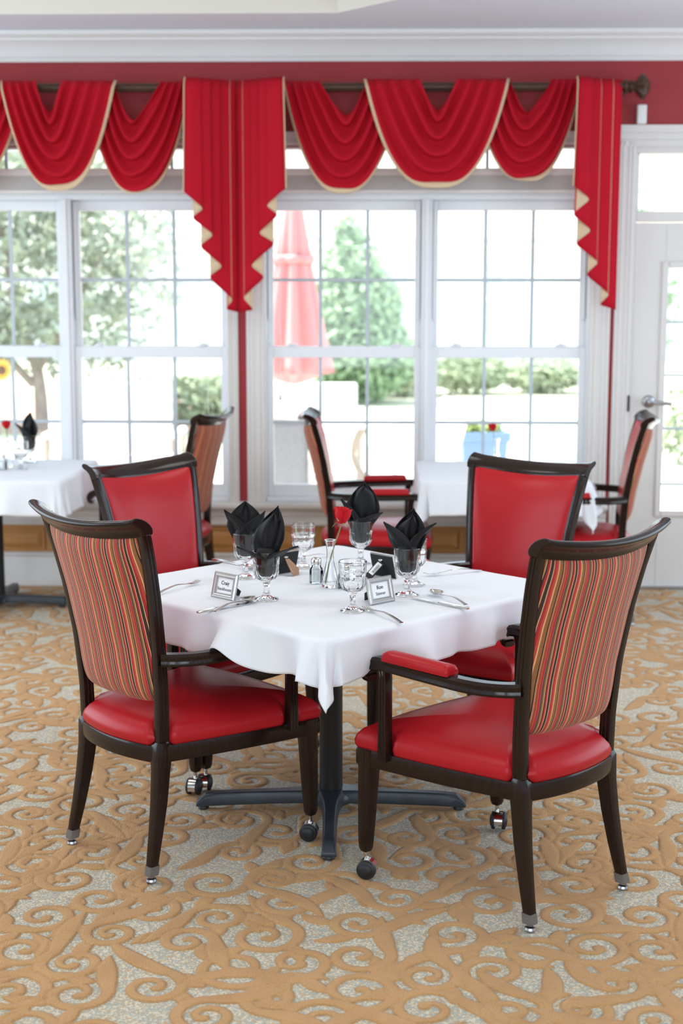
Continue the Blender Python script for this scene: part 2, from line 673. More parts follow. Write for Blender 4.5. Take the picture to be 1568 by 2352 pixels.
def wp(s, n, z):
    """point: s along the wall, n into the room"""
    return Vector((s * math.cos(PSI) - n * math.sin(PSI), WY - s * math.sin(PSI) - n * math.cos(PSI), z))


def struct(o, label):
    return tag(o, label, None, None, 'structure')


U1C, U2C, UH = -1.522, 0.467, 0.897      # window pair centres and half width
OZ0, OZ1 = 0.487, 2.43                   # opening height
DS0, DS1 = 1.578, 2.535                  # door opening
w = MB()
for (a, b, c, d) in ((-4.6, U1C - UH, 0, 3.4), (U1C + UH, U2C - UH, 0, 3.4), (U2C + UH, DS0, 0, 3.4), (DS1, 4.6, 0, 3.4)):
    w.box(a, b, 0, 0.16, c, d)
for c in (U1C, U2C):
    w.box(c - UH, c + UH, 0, 0.16, 0, OZ0)
    w.box(c - UH, c + UH, 0, 0.16, OZ1, 3.4)
w.box(DS0, DS1, 0, 0.16, 2.43, 3.4)
struct(on_wall(w.build('wall_back', M_red, smooth=False)), 'dark red wall above and between the windows')
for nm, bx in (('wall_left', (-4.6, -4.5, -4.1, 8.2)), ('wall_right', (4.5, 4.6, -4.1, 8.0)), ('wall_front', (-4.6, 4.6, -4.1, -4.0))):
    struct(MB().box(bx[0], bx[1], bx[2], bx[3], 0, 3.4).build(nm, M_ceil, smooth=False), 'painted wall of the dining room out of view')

# ceiling: soffit ring with a raised tray
outer = [(-4.6, 8.2), (-1.5, 8.2), (1.5, 8.2), (4.6, 8.2), (4.6, -4.1), (1.5, -4.1), (-1.5, -4.1), (-4.6, -4.1)]
inner = [(-3.6, 7.45), (-1.5, 7.40), (-0.022, 7.36), (2.0, 5.06), (2.0, 1.0), (1.0, 0.0), (-2.4, 0.0), (-3.6, 1.2)]
CZ, TZ = 3.02, 3.30
cb = MB()
vv = [(x, y, CZ) for x, y in outer] + [(x, y, CZ) for x, y in inner]
cb.add(vv, [(i, (i + 1) % 8, 8 + (i + 1) % 8, 8 + i) for i in range(8)])
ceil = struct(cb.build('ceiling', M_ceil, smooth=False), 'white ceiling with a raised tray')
tb = MB()
tb.add([(x, y, CZ) for x, y in inner] + [(x, y, TZ) for x, y in inner], [(i, (i + 1) % 8, 8 + (i + 1) % 8, 8 + i) for i in range(8)] + [tuple(range(8, 16))])
tray = tb.build('tray_recess', M_cream, ceil, smooth=False)
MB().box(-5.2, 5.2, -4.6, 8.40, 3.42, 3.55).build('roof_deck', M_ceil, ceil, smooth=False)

# crown moulding: profile (n, z) swept along the wall
crown = [(0.0, 2.872), (0.018, 2.872), (0.022, 2.882), (0.018, 2.892), (0.028, 2.898), (0.034, 2.915), (0.048, 2.940), (0.070, 2.962), (0.092, 2.974),
         (0.094, 2.984), (0.110, 2.990), (0.122, 3.000), (0.126, 3.019), (0.0, 3.019)]
cm = MB()
cm.loft([[(s, -n, z) for (n, z) in crown] for s in (-4.5, 4.5)])
struct(on_wall(cm.build('trim_1', M_crown, angle=25)), 'white crown moulding along the top of the red wall')

# window stool (sill board), apron, oak panelling, baseboard
SL, SR = -4.4, 1.478
ms = MB().box(SL, SR, -0.075, 0.06, 0.452, 0.487)
sill = struct(on_wall(ms.build('trim_2', M_white, bevel=0.010)), 'long white window sill board under both windows')
ap = MB()
ap.loft([[(s, -n, z) for (n, z) in ((0, 0.352), (0.022, 0.352), (0.026, 0.362), (0.022, 0.372), (0.016, 0.378), (0.016, 0.400), (0.022, 0.406), (0.022, 0.428), (0.034, 0.436), (0.046, 0.452), (0, 0.452))] for s in (SL, SR)])
ap.build('apron_moulding', M_white, sill, angle=25)
oak = struct(on_wall(MB().box(SL, SR - 0.02, -0.006, 0.0, 0.19, 0.352).build('trim_3', M_oak, smooth=False)), 'honey oak panelling strip under the window sill')
for i in range(15):
    a = SL + 0.05 + i * 0.392
    b = a + 0.32
    fr = MB()
    for (x0, x1, z0, z1) in ((a, b, 0.207, 0.219), (a, b, 0.323, 0.335), (a, a + 0.012, 0.219, 0.323), (b - 0.012, b, 0.219, 0.323)):
        fr.box(x0, x1, -0.016, -0.006, z0, z1)
    pf = fr.build('panel_moulding', M_oak, oak, bevel=0.003)
    rp = MB()
    rings = []
    for (ins, n) in ((0.014, 0.006), (0.018, 0.008), (0.040, 0.017), (0.044, 0.018)):
        rings.append([(a + ins, -n, 0.205 + ins), (b - ins, -n, 0.205 + ins), (b - ins, -n, 0.337 - ins), (a + ins, -n, 0.337 - ins)])
    rp.loft(rings, cap0=False)
    rp.build('raised_panel', M_oak, oak, smooth=False)
bb = MB()
bb.loft([[(s, -n, z) for (n, z) in ((0, 0), (0.020, 0), (0.020, 0.150), (0.016, 0.160), (0.016, 0.168), (0.024, 0.176), (0.024, 0.186), (0.012, 0.194), (0, 0.194))] for s in (SL, SR)])
struct(on_wall(bb.build('baseboard_back', M_white, angle=25)), 'white baseboard under the oak panelling')

# ------------------------------------------------------------------ windows
def casing(mb, s0, s1, z0, z1, vertical=True):
    """fluted casing board"""
    if vertical:
        W = s1 - s0
        prof = [(0, 0), (0, 0.014), (0.06, 0.020), (0.14, 0.020), (0.17, 0.016), (0.24, 0.016), (0.27, 0.020), (0.36, 0.020), (0.40, 0.015), (0.60, 0.015), (0.64, 0.020),
                (0.73, 0.020), (0.76, 0.016), (0.83, 0.016), (0.86, 0.020), (0.94, 0.020), (1, 0.014), (1, 0)]
        mb.loft([[(s0 + t * W, -n, z) for (t, n) in prof] for z in (z0, z1)])
    else:
        H = z1 - z0
        prof = [(0, 0), (0, 0.016), (0.1, 0.020), (0.3, 0.020), (0.34, 0.015), (0.62, 0.015), (0.66, 0.022), (0.9, 0.026), (1, 0.026), (1, 0)]
        mb.loft([[(s, -n, z0 + t * H) for (t, n) in prof] for s in (s0, s1)])


def window_unit(idx, c, cas_l, cas_r, label):
    root = thing('window_%d' % idx, label, None, kind='structure')
    on_wall(root)
    # casing around the opening
    m = MB()
    casing(m, cas_l, c - UH + 0.005, 0.487, 2.435)
    m.build('casing', M_white, root, angle=25)
    m = MB()
    casing(m, c + UH - 0.005, cas_r, 0.487, 2.435)
    m.build('casing', M_white, root, angle=25)
    m = MB()
    casing(m, cas_l, cas_r, 2.435, 2.505, False)
    m.build('head_casing', M_white, root, angle=25)
    # jamb, mullion, head and transom bar
    m = MB()
    m.box(c - UH, c - UH + 0.014, 0.0, 0.15, OZ0, OZ1)
    m.box(c + UH - 0.014, c + UH, 0.0, 0.15, OZ0, OZ1)
    m.box(c - UH, c + UH, 0.0, 0.15, OZ0, 0.512)
    m.box(c - UH, c + UH, 0.03, 0.15, 2.150, 2.312)
    m.box(c - UH, c + UH, 0.03, 0.15, 2.42, OZ1)
    m.build('jamb', M_frame, root, bevel=0.002)
    m = MB()
    m.box(c - 0.030, c + 0.030, 0.02, 0.15, 0.512, 2.15)
    m.box(c - 0.012, c + 0.012, 0.008, 0.02, 0.512, 2.15)
    m.build('mullion', M_frame, root, bevel=0.003)
    for sgn in (-1, 1):
        s0, s1 = (c + 0.030, c + 0.883) if sgn > 0 else (c - 0.883, c - 0.030)
        g0, g1 = s0 + 0.034, s1 - 0.034
        for (nm, y0, y1, z0, gz0, gz1, z1, mz) in (('lower_sash', 0.045, 0.085, 0.512, 0.577, 1.288, 1.350, 0.928), ('upper_sash', 0.095, 0.130, 1.318, 1.352, 2.094, 2.150, 1.717)):
            m = MB()
            m.box(s0, g0, y0, y1, z0, z1)
            m.box(g1, s1, y0, y1, z0, z1)
            m.box(g0, g1, y0, y1, z0, gz0)
            m.box(g0, g1, y0, y1, gz1, z1)
            sash = m.build(nm, M_frame, root, bevel=0.003)
            yc = (y0 + y1) / 2
            MBg = MB().box(g0, g1, yc - 0.002, yc + 0.002, gz0, gz1)
            MBg.build('pane', M_pane, sash, smooth=False)
            for k in (1, 2):
                x = lerp(g0, g1, k / 3)
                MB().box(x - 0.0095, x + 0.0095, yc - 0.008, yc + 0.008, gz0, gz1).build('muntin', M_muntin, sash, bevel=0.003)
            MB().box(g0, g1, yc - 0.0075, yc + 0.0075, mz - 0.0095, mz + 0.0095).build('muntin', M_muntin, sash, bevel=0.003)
            if nm == 'lower_sash':
                for t in (0.16, 0.84):
                    x = lerp(s0, s1, t)
                    q = MB()
                    q.lathe([(0.001, 1.350), (0.030, 1.350), (0.028, 1.358), (0.012, 1.368), (0.001, 1.370)], 14, Matrix.Translation((x, 0.062, 0)))
                    q.box(x - 0.006, x + 0.034, 0.048, 0.058, 1.358, 1.366)
                    q.build('sash_lock', M_frame, sash)
            else:
                for x in (s0 + 0.006, s1 - 0.018):
                    MB().box(x, x + 0.012, 0.070, 0.094, 1.50, 2.14).build('balance_cover', M_frame, sash, bevel=0.002)
        # transom light over the sash
        m = MB()
        m.box(s0, s1, 0.06, 0.10, 2.312, 2.318)
        m.box(s0, g0, 0.06, 0.10, 2.318, 2.42)
        m.box(g1, s1, 0.06, 0.10, 2.318, 2.42)
        tl = m.build('transom_sash', M_frame, root, bevel=0.002)
        MB().box(g0, g1, 0.078, 0.082, 2.318, 2.42).build('pane', M_pane, tl, smooth=False)
        for k in (1, 2):
            x = lerp(g0, g1, k / 3)
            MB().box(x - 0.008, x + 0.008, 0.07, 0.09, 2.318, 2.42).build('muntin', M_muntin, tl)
    return root


window_unit(1, U1C, U1C - UH - 0.075, -0.572, 'left white double-hung window pair with grid panes')
window_unit(2, U2C, -0.526, 1.471, 'right white double-hung window pair with grid panes')

# raised mini blinds at the head of each window pair
for c, lab in ((U1C, 'raised white slatted blind behind the left swags'), (U2C, 'raised white slatted blind behind the right swags')):
    root = thing('window_blind', lab, 'blind', group='raised window blinds')
    on_wall(root)
    m = MB().box(c - UH + 0.02, c + UH - 0.02, -0.035, 0.012, 2.275, 2.312)
    m.build('head_rail', M_blind, root, bevel=0.003)
    m = MB()
    for k in range(12):
        z = 2.202 + k * 0.0062
        m.box(c - UH + 0.025, c + UH - 0.025, -0.033, 0.010, z, z + 0.0038)
    so = m.build('slat_stack', M_blind, root, smooth=False)
    so['kind'] = 'stuff'
    br = MB().box(c - UH + 0.022, c + UH - 0.022, -0.036, 0.012, 2.180, 2.200).build('bottom_rail', M_blind, root, bevel=0.004)
    for t in (0.15, 0.38, 0.62, 0.85):
        x = lerp(c - UH, c + UH, t)
        MB().lathe([(0.002, 2.172), (0.007, 2.174), (0.007, 2.181)], 8, Matrix.Translation((x, -0.012, 0))).build('cord_plug', M_blind, br)
# blind pull cords
for (s, z1, lab) in ((-0.735, 0.40, 'thin white blind cord hanging at the right of the left window'), (-0.335, 1.06, 'short blind cord hanging inside the right window')):
    root = thing('blind_cord', lab, 'cord', group='blind pull cords')
    on_wall(root)
    pts = [(s + 0.004 * math.sin(k * 0.9), -0.040 - (0.045 if z1 < 0.5 and k > 16 else 0), lerp(2.18, z1 + 0.03, k / 20)) for k in range(21)]
    MB().tube(pts, 0.0016, 6).build('cord', M_plastic, root)
    MB().lathe([(0.002, z1 + 0.032), (0.004, z1 + 0.03), (0.008, z1 + 0.004), (0.006, z1), (0.001, z1)], 10, Matrix.Translation((pts[-1][0], pts[-1][1], 0))).build('tassel', M_plastic if z1 < 0.5 else M_beads, root)

# ------------------------------------------------------------------ door
door = thing('door_1', 'white glazed door with a transom light at the right', None, kind='structure')
on_wall(door)
m = MB()
casing(m, 1.492, 1.580, 0.0, 2.452)
m.build('casing', M_white, door, angle=25)
m = MB()
casing(m, 2.533, 2.621, 0.0, 2.452)
m.build('casing', M_white, door, angle=25)
m = MB()
casing(m, 1.492, 2.621, 2.424, 2.538, False)
m.build('head_casing', M_white, door, angle=25)
m = MB()
m.box(1.578, 1.597, 0.0, 0.15, 0, 2.43)
m.box(2.516, 2.535, 0.0, 0.15, 0, 2.43)
m.box(1.597, 2.516, 0.0, 0.15, 2.030, 2.085)
m.box(1.597, 2.516, 0.0, 0.15, 2.392, 2.43)
m.box(1.597, 1.612, 0.02, 0.10, 2.085, 2.392)
m.box(2.500, 2.516, 0.02, 0.10, 2.085, 2.392)
m.build('jamb', M_white, door, bevel=0.003)
tp = MB().box(1.612, 2.500, 0.045, 0.050, 2.085, 2.392).build('transom_pane', M_pane, door, smooth=False)
m = MB()
m.box(1.600, 1.768, 0.015, 0.060, 0.008, 2.024)
m.box(2.346, 2.513, 0.015, 0.060, 0.008, 2.024)
m.box(1.768, 2.346, 0.015, 0.060, 0.008, 0.425)
m.box(1.768, 2.346, 0.015, 0.060, 1.800, 2.024)
slab = m.build('door_leaf', M_white, door, bevel=0.003)
m = MB()
for (a, b, c, d) in ((1.750, 1.786, 0.407, 1.818), (2.328, 2.364, 0.407, 1.818), (1.786, 2.328, 0.407, 0.443), (1.786, 2.328, 1.782, 1.818)):
    m.box(a, b, 0.004, 0.016, c, d)
m.build('glazing_bead', M_white, slab, bevel=0.006)
MB().box(1.768, 2.346, 0.034, 0.039, 0.425, 1.80).build('pane', M_pane, slab, smooth=False)
for z in (1.488, 1.197, 0.90, 0.588):
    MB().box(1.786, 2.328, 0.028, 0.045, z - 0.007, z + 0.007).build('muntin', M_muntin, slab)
for x in (1.975, 2.14):
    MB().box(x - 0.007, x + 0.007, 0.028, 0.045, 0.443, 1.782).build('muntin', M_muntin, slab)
Mh = Matrix.Translation((1.700, 0.016, 1.052)) @ Matrix.Rotation(PI / 2, 4, 'X')
m = MB()
m.lathe([(0.001, 0), (0.036, 0), (0.036, 0.006), (0.031, 0.012), (0.016, 0.016), (0.013, 0.022), (0.013, 0.05), (0.001, 0.052)], 24, Mh)
m.tube(smooth_path([(1.700, -0.036, 1.052), (1.73, -0.044, 1.050), (1.77, -0.046, 1.046), (1.815, -0.042, 1.043)], 5), 0.0105, 10)
m.build('lever_handle', M_nickel, slab)
MB().box(1.580, 1.590, -0.024, -0.002, 1.000, 1.088).build('strike_plate', M_black, door)
MB().box(1.60, 2.513, -0.02, 0.10, 0.0, 0.012).build('threshold', M_nickel, door)

sb = MB().box(1.578, 1.628, -0.055, -0.02, 2.540, 2.640).build('door_sensor', M_plastic, bevel=0.006)
on_wall(sb)
tag(sb, 'small white sensor box standing on top of the door casing', 'sensor')

# ------------------------------------------------------------------ curtain rods and drapery
RZ, RN = 2.722, 0.125
for (a, b, lab, fin) in ((-3.2, -0.575, 'dark walnut curtain rod over the left window', False), (-0.535, 1.487, 'dark walnut curtain rod with a carved finial over the right window', True)):
    root = thing('curtain_rod', lab, 'curtain rod', group='wooden curtain rods')
    on_wall(root)
    R = Matrix.Translation((0, -RN, RZ)) @ Matrix.Rotation(PI / 2, 4, 'Y')
    m = MB()
    m.lathe([(0.001, a), (0.024, a), (0.024, b), (0.001, b)], 18, R)
    m.build('pole', M_rod, root)
    if fin:
        m = MB()
        m.lathe([(0.001, b), (0.030, b), (0.036, b + 0.008), (0.036, b + 0.018), (0.024, b + 0.026), (0.032, b + 0.036), (0.036, b + 0.042), (0.026, b + 0.052), (0.024, b + 0.060),
                 (0.042, b + 0.074), (0.060, b + 0.096), (0.056, b + 0.112), (0.032, b + 0.130), (0.010, b + 0.140), (0.001, b + 0.141)], 32, R,
                mod=lambda an, z, b=b: 1 + (0.12 * math.cos(8 * an) if z > b + 0.062 else 0))
        m.build('finial', M_rod, root)
    for s in ((-0.590, -2.9) if not fin else (-0.522, 1.480)):
        m = MB()
        m.box(s - 0.010, s + 0.010, -RN - 0.03, -0.002, RZ - 0.045, RZ - 0.027)
        m.box(s - 0.012, s + 0.012, -0.012, -0.001, RZ - 0.10, RZ + 0.02)
        m.tube([(s, -RN, RZ - 0.030), (s, -RN + 0.035, RZ - 0.08), (s, -0.01, RZ - 0.098)], 0.008, 8)
        m.build('bracket', M_black, root, bevel=0.003)


def swag(L, R, zt, dip_in, dip_out, gL, gR, n0, label, pin=1.45, pout=2.7, skew=0.0, ph=0.0, nf=4.3):
    def pt(t, v, lift=0.0):
        xl, xr = L + gL * (1 - v), R - gR * (1 - v)
        q = abs(2 * t - 1)
        e = v ** 0.85
        p = lerp(pin, pout, e)
        dip = lerp(dip_in, dip_out, v ** 0.92)
        x = lerp(xl, xr, t) + skew * math.sin(PI * t) * (1 - v)
        z = zt - dip * (1 - q ** p)
        s = math.sin(PI * t)
        amp = 0.033 * (0.42 + 0.58 * s ** 0.7) * (1 - 0.75 * max(0, v - 0.85) / 0.15)
        wv = math.sin(2 * PI * nf * v + ph + 1.4 * math.sin(2.4 * t * PI + ph) * s)
        wv = wv * (0.8 + 0.2 * wv)
        n = n0 + 0.055 * s * math.sin(PI * min(1, v * 0.62)) + amp * wv + lift
        # fold lines also sag a little
        z -= 0.014 * wv * s
        # pass over the rod at the top ends
        top = max(0.0, 1 - (zt - z) / 0.05)
        n -= 0.030 * top * top
        return (x, -n, z)
    m = MB()
    m.grid(lambda u, v: pt(u, v * 0.958), 72, 84)
    o = m.build('swag_valance', M_curtain, angle=180, solid=0.003)
    on_wall(o)
    tag(o, label, 'curtain', 'red swags of the valance')
    t = MB()
    t.grid(lambda u, v: pt(u, 0.955 + 0.05 * v, 0.003), 72, 4)
    t.build('trim_band', M_lining, o, angle=180, solid=0.004)
    return o


ZT = 2.752
swag(-1.80, -1.185, ZT, 0.165, 0.560, 0.19, 0.285, 0.200, 'front red swag with beige trim at the far left window edge', ph=0.4)
swag(-1.365, -0.790, ZT, 0.195, 0.583, 0.16, 0.160, 0.166, 'red swag between the left front swag and the paired jabots', ph=2.1, skew=-0.02)
swag(-2.42, -1.66, ZT, 0.17, 0.57, 0.25, 0.20, 0.166, 'red swag cut off by the left edge of the picture', ph=1.0)
swag(-0.310, 0.335, ZT, 0.18, 0.572, 0.195, 0.20, 0.166, 'left red swag over the right window, next to the jabots', ph=1.2, skew=0.02)
swag(0.120, 0.882, ZT + 0.004, 0.165, 0.550, 0.29, 0.275, 0.204, 'middle red swag over the right window, overlapping its neighbours', ph=0.9, pout=3.0)
swag(0.680, 1.270, ZT + 0.008, 0.175, 0.535, 0.20, 0.160, 0.166, 'right red swag over the right window, beside the end jabot', ph=2.8, skew=-0.01)


def jabot(zig, label, zt=2.757, n0=0.275):
    """pleated tail: the strip folds forth and back, every layer longer and behind the last"""
    P = [Vector((x, z, 0)) for (x, z) in zig]
    path = []
    for i, p in enumerate(P):
        if i == 0 or i == len(P) - 1:
            path.append(p)
        else:
            a = p + (P[i - 1] - p) * 0.22
            b = p + (P[i + 1] - p) * 0.22
            for k in range(7):
                t = k / 6
                path.append(a * (1 - t) ** 2 + p * (2 * t * (1 - t)) + b * t * t)
        if i < len(P) - 1:
            a, b = p + (P[i + 1] - p) * 0.22, p + (P[i + 1] - p) * 0.78
            for k in range(1, 5):
                path.append(a + (b - a) * (k / 5))
    N = len(path)
    sgn = 1 if zig[-1][0] > zig[0][0] else -1
    cum = [0.0]
    for a, b in zip(path, path[1:]):
        cum.append(cum[-1] + abs(b.x - a.x) + 1e-4)
    # soft roll of every pleat: middle of each leg proud of its folds
    bul = []
    for i, p in enumerate(path):
        best = 1e9
        val = 0.0
        for a, b in zip(P, P[1:]):
            lo, hi = min(a.y, b.y), max(a.y, b.y)
            if lo - 1e-6 <= p.y <= hi + 1e-6:
                q = (p.y - lo) / max(hi - lo, 1e-6)
                val = math.sin(PI * q) * (1 if (b.x - a.x) * sgn > 0 else 0.3)
        bul.append(val)
    nz = 24
    front, back = MB(), MB()
    cols = []
    for i, p in enumerate(path):
        t = cum[i] / cum[-1]
        n = n0 - 0.120 * t + 0.009 * bul[i]
        col = []
        for j in range(nz + 1):
            v = j / nz
            z = lerp(zt, p.y, v)
            nn = n - 0.030 * max(0.0, 1 - (zt - z) / 0.05) ** 2
            x = p.x + (0.012 * sgn * (1 - v) if abs(p.x - zig[0][0]) < 0.03 else 0)
            col.append((x, -nn, z))
        cols.append(col)
    for i in range(N - 1):
        dst = front if (path[i + 1].x - path[i].x) * sgn > 0 else back
        c0, c1 = cols[i], cols[i + 1]
        dst.add(c0 + c1, [(j, j + 1, nz + 2 + j, nz + 1 + j) for j in range(nz)])
    res = []
    for mb in (front, back):
        bm = bmesh.new()
        me = bpy.data.meshes.new('tmp')
        me.from_pydata(mb.v, [], mb.f)
        bm.from_mesh(me)
        bmesh.ops.remove_doubles(bm, verts=bm.verts, dist=1e-6)
        bm.to_mesh(me)
        bm.free()
        q = MB()
        q.v = [tuple(v.co) for v in me.vertices]
        q.f = [tuple(f.vertices) for f in me.polygons]
        bpy.data.meshes.remove(me)
        res.append(q)
    o = res[0].build('jabot_curtain', M_curtain, angle=180, solid=0.0025)
    on_wall(o)
    tag(o, label, 'curtain', 'red cascade jabots')
    res[1].build('lining', M_lining, o, angle=180, solid=0.0025)
    e = [Vector(c) + Vector((-0.002 * sgn, -0.002, 0)) for c in cols[0]]
    MB().tube(e, 0.0035, 6).build('edge_piping', M_lining, o)
    return o


jabot([(-0.825, 2.17), (-0.722, 2.085), (-0.790, 2.037), (-0.672, 1.95), (-0.755, 1.89), (-0.628, 1.786), (-0.712, 1.728), (-0.580, 1.61), (-0.622, 1.558), (-0.556, 1.542)],
      'left of the two paired red jabots between the windows')
jabot([(-0.288, 2.188), (-0.395, 2.101), (-0.328, 2.051), (-0.440, 1.959), (-0.345, 1.904), (-0.486, 1.791), (-0.405, 1.728), (-0.530, 1.621), (-0.470, 1.554), (-0.552, 1.542)],
      'right of the two paired red jabots between the windows')
jabot([(1.218, 2.20), (1.310, 2.132), (1.216, 2.055), (1.326, 1.973), (1.236, 1.904), (1.372, 1.808), (1.302, 1.743), (1.438, 1.639), (1.384, 1.584), (1.476, 1.556)],
      'red pleated jabot beside the door casing')

# ------------------------------------------------------------------ chairs
POST_X = [(0.36, 0.178), (0.51, 0.184), (0.65, 0.192), (0.80, 0.207), (0.90, 0.219), (0.99, 0.231), (1.05, 0.238)]
POST_Y = [(0.36, -0.207), (0.50, -0.208), (0.65, -0.220), (0.80, -0.244), (0.90, -0.266), (0.97, -0.285), (1.00, -0.294), (1.05, -0.312)]
FLUTE = [(-0.015, -0.022), (-0.015, -0.012), (-0.0125, -0.010), (-0.0125, -0.006), (-0.015, -0.004), (-0.015, 0.004), (-0.0125, 0.006), (-0.0125, 0.010), (-0.015, 0.012), (-0.015, 0.022),
         (-0.006, 0.024), (-0.004, 0.0215), (0.004, 0.0215), (0.006, 0.024),
         (0.015, 0.022), (0.015, 0.012), (0.0125, 0.010), (0.0125, 0.006), (0.015, 0.004), (0.015, -0.004), (0.0125, -0.006), (0.0125, -0.010), (0.015, -0.012), (0.015, -0.022),
         (0.006, -0.024), (-0.006, -0.024)]


def seat_outline(n=240):
    """plan outline of the seat frame, counter-clockwise from the rear"""
    corners = [(-0.186, -0.226), (0.186, -0.226), (0.292, 0.284), (-0.292, 0.284)]
    bows = [-0.034, 0.010, 0.020, 0.010]
    pts = []
    for i in range(4):
        a, b = Vector(corners[i]), Vector(corners[(i + 1) % 4])
        d = (b - a)
        nrm = Vector((d.y, -d.x)).normalized()
        for k in range(n // 4):
            t = k / (n // 4)
            q = a + d * t + nrm * abs(bows[i]) * (4 * t * (1 - t))
            pts.append(q)
    return pts


def build_chair():
    root = bpy.data.objects.new('dining_armchair', None)
    COL.objects.link(root)
    O = seat_outline()
    C = Vector((0, 0.03))
    # seat rail ring
    m = MB()
    prof = [(1.012, 0.333), (1.02, 0.340), (1.02, 0.374), (1.012, 0.381), (0.90, 0.381), (0.90, 0.333)]
    rings = [[(C.x + (q.x - C.x) * k, C.y + (q.y - C.y) * k, z) for q in O] for (k, z) in prof]
    rings.append(rings[0])
    m.loft(rings, True, False, False)
    m.build('seat_rail', M_wood, root, angle=30)
    # seat cushion
    m = MB()
    rings = []
    for (k, z) in ((0.90, 0.372), (1.0, 0.378), (1.026, 0.390), (1.032, 0.404), (1.015, 0.420), (0.965, 0.437), (0.87, 0.452), (0.72, 0.4635), (0.50, 0.471), (0.25, 0.4745), (0.05, 0.4755)):
        r = []
        for q in O:
            d = q - C
            p = Vector((C.x + d.x * k, C.y + d.y * k))
            # the cushion is tucked in around the posts
            for (px, py, pr) in ((0.178, -0.212, 0.036), (-0.178, -0.212, 0.036), (0.285, 0.190, 0.030), (-0.285, 0.190, 0.030)):
                e = p - Vector((px, py))
                if e.length < pr:
                    inw = (C - Vector((px, py))).normalized()
                    p = p + inw * (pr - e.length) * 1.25
            r.append((p.x, p.y, z))
        rings.append(r)
    m.loft(rings)
    m.build('seat', M_leather, root, angle=180)
    # front legs with casters
    for i, sx in enumerate((-1, 1)):
        m = MB()
        rings = []
        for (z, w, cx, cy) in ((0.380, 0.052, 0.2705, 0.262), (0.333, 0.051, 0.2705, 0.262), (0.31, 0.047, 0.272, 0.264), (0.20, 0.041, 0.275, 0.2665), (0.105, 0.034, 0.277, 0.269), (0.088, 0.031, 0.277, 0.269), (0.078, 0.024, 0.277, 0.269), (0.076, 0.010, 0.277, 0.269)):
            rings.append([(sx * cx + a, cy + b, z) for (a, b) in rrect(w, w, w * 0.16, 2)])
        m.loft(rings)
        leg = m.build('leg', M_wood, root, angle=30)
        th = (0.55, -0.9)[i]
        Mc = Matrix.Translation((sx * 0.278, 0.262, 0.0275)) @ Matrix.Rotation(th, 4, 'Z') @ Matrix.Rotation(PI / 2, 4, 'Y')
        q = MB()
        q.lathe([(0.005, 0.05), (0.006, 0.052), (0.006, 0.082), (0.004, 0.084)], 10, Matrix.Translation((sx * 0.277, 0.268, 0)))
        q.build('caster_stem', M_chrome, leg)
        q = MB()
        hood = []
        for x in (-0.0125, 0.0125):
            ring = []
            for k in range(19):
                a = lerp(-0.35, PI + 0.35, k / 18)
                ring.append(tuple(Mc @ Vector((-0.0292 * math.sin(a), 0.0292 * math.cos(a), x))))
            for k in range(19):
                a = lerp(PI + 0.35, -0.35, k / 18)
                ring.append(tuple(Mc @ Vector((-0.024 * math.sin(a), 0.024 * math.cos(a), x))))
            hood.append(ring)
        q.loft(hood)
        q.build('caster_hood', M_chrome, leg, angle=40)
        for zz in (-1, 1):
            q = MB()
            pr = [(0.001, 0.0105), (0.0265, 0.0105), (0.0275, 0.0125), (0.0275, 0.0185), (0.0255, 0.0215), (0.019, 0.0225), (0.018, 0.0245), (0.008, 0.0270), (0.001, 0.0275)]
            q.lathe([(r, zz * z) for (r, z) in pr], 22, Mc)
            q.build('caster_wheel', M_rubber, leg, angle=50)
    # rear legs with clear glides
    for sx in (-1, 1):
        m = MB()
        rings = []
        for (z, wx, wy, cx, cy) in ((0.392, 0.030, 0.040, 0.179, -0.212), (0.380, 0.039, 0.048, 0.178, -0.213), (0.330, 0.040, 0.049, 0.178, -0.214), (0.31, 0.038, 0.046, 0.179, -0.216), (0.22, 0.035, 0.041, 0.184, -0.228), (0.13, 0.031, 0.035, 0.189, -0.245), (0.038, 0.0265, 0.0285, 0.1954, -0.2655)):
            rings.append([(sx * cx + a, cy + b, z) for (a, b) in rrect(wx, wy, 0.006, 2)])
        m.loft(rings)
        leg = m.build('leg', M_wood, root, angle=30)
        q = MB()
        rings = []
        for (z, wx, wy, cx, cy) in ((0.046, 0.0305, 0.0325, 0.1948, -0.2625), (0.030, 0.0315, 0.0335, 0.196, -0.2660), (0.020, 0.031, 0.033, 0.1966, -0.268)):
            rings.append([(sx * cx + a, cy + b, z) for (a, b) in rrect(wx, wy, 0.006, 2)])
        q.loft(rings)
        g = q.build('glide_sleeve', M_sleeve, leg, angle=30)
        q = MB()
        q.lathe([(0.001, 0.0), (0.014, 0.0), (0.016, 0.004), (0.014, 0.010), (0.007, 0.013), (0.007, 0.020), (0.001, 0.021)], 16, Matrix.Translation((sx * 0.1972, -0.2695, 0)))
        q.build('glide_foot', M_nickel, leg)
        # back post
        m = MB()
        rings = []
        for k in range(19):
            z = lerp(0.385, 1.012, k / 18)
            x, y = sx * interp(POST_X, z), interp(POST_Y, z)
            rings.append([(x + a * 0.86, y - 0.004 + b * lerp(0.78, 0.66, (z - 0.385) / 0.615), z) for (a, b) in FLUTE])
        m.loft(rings)
        m.build('back_post', M_wood, root, angle=30)

    def bow(u, z):
        return -0.046 * (1 - u * u) * max(0, min(1, (z - 0.30) / 0.70))
    # top rail: curled profile along the bowed line
    prof = [(0.010, 0.992), (0.013, 0.997), (0.011, 1.010), (0.003, 1.022), (-0.010, 1.033), (-0.026, 1.041), (-0.040, 1.045), (-0.050, 1.044), (-0.056, 1.039), (-0.056, 1.032),
            (-0.050, 1.026), (-0.038, 1.020), (-0.028, 1.012), (-0.021, 1.002), (-0.018, 0.992)]
    m = MB()
    rings = []
    n = 40
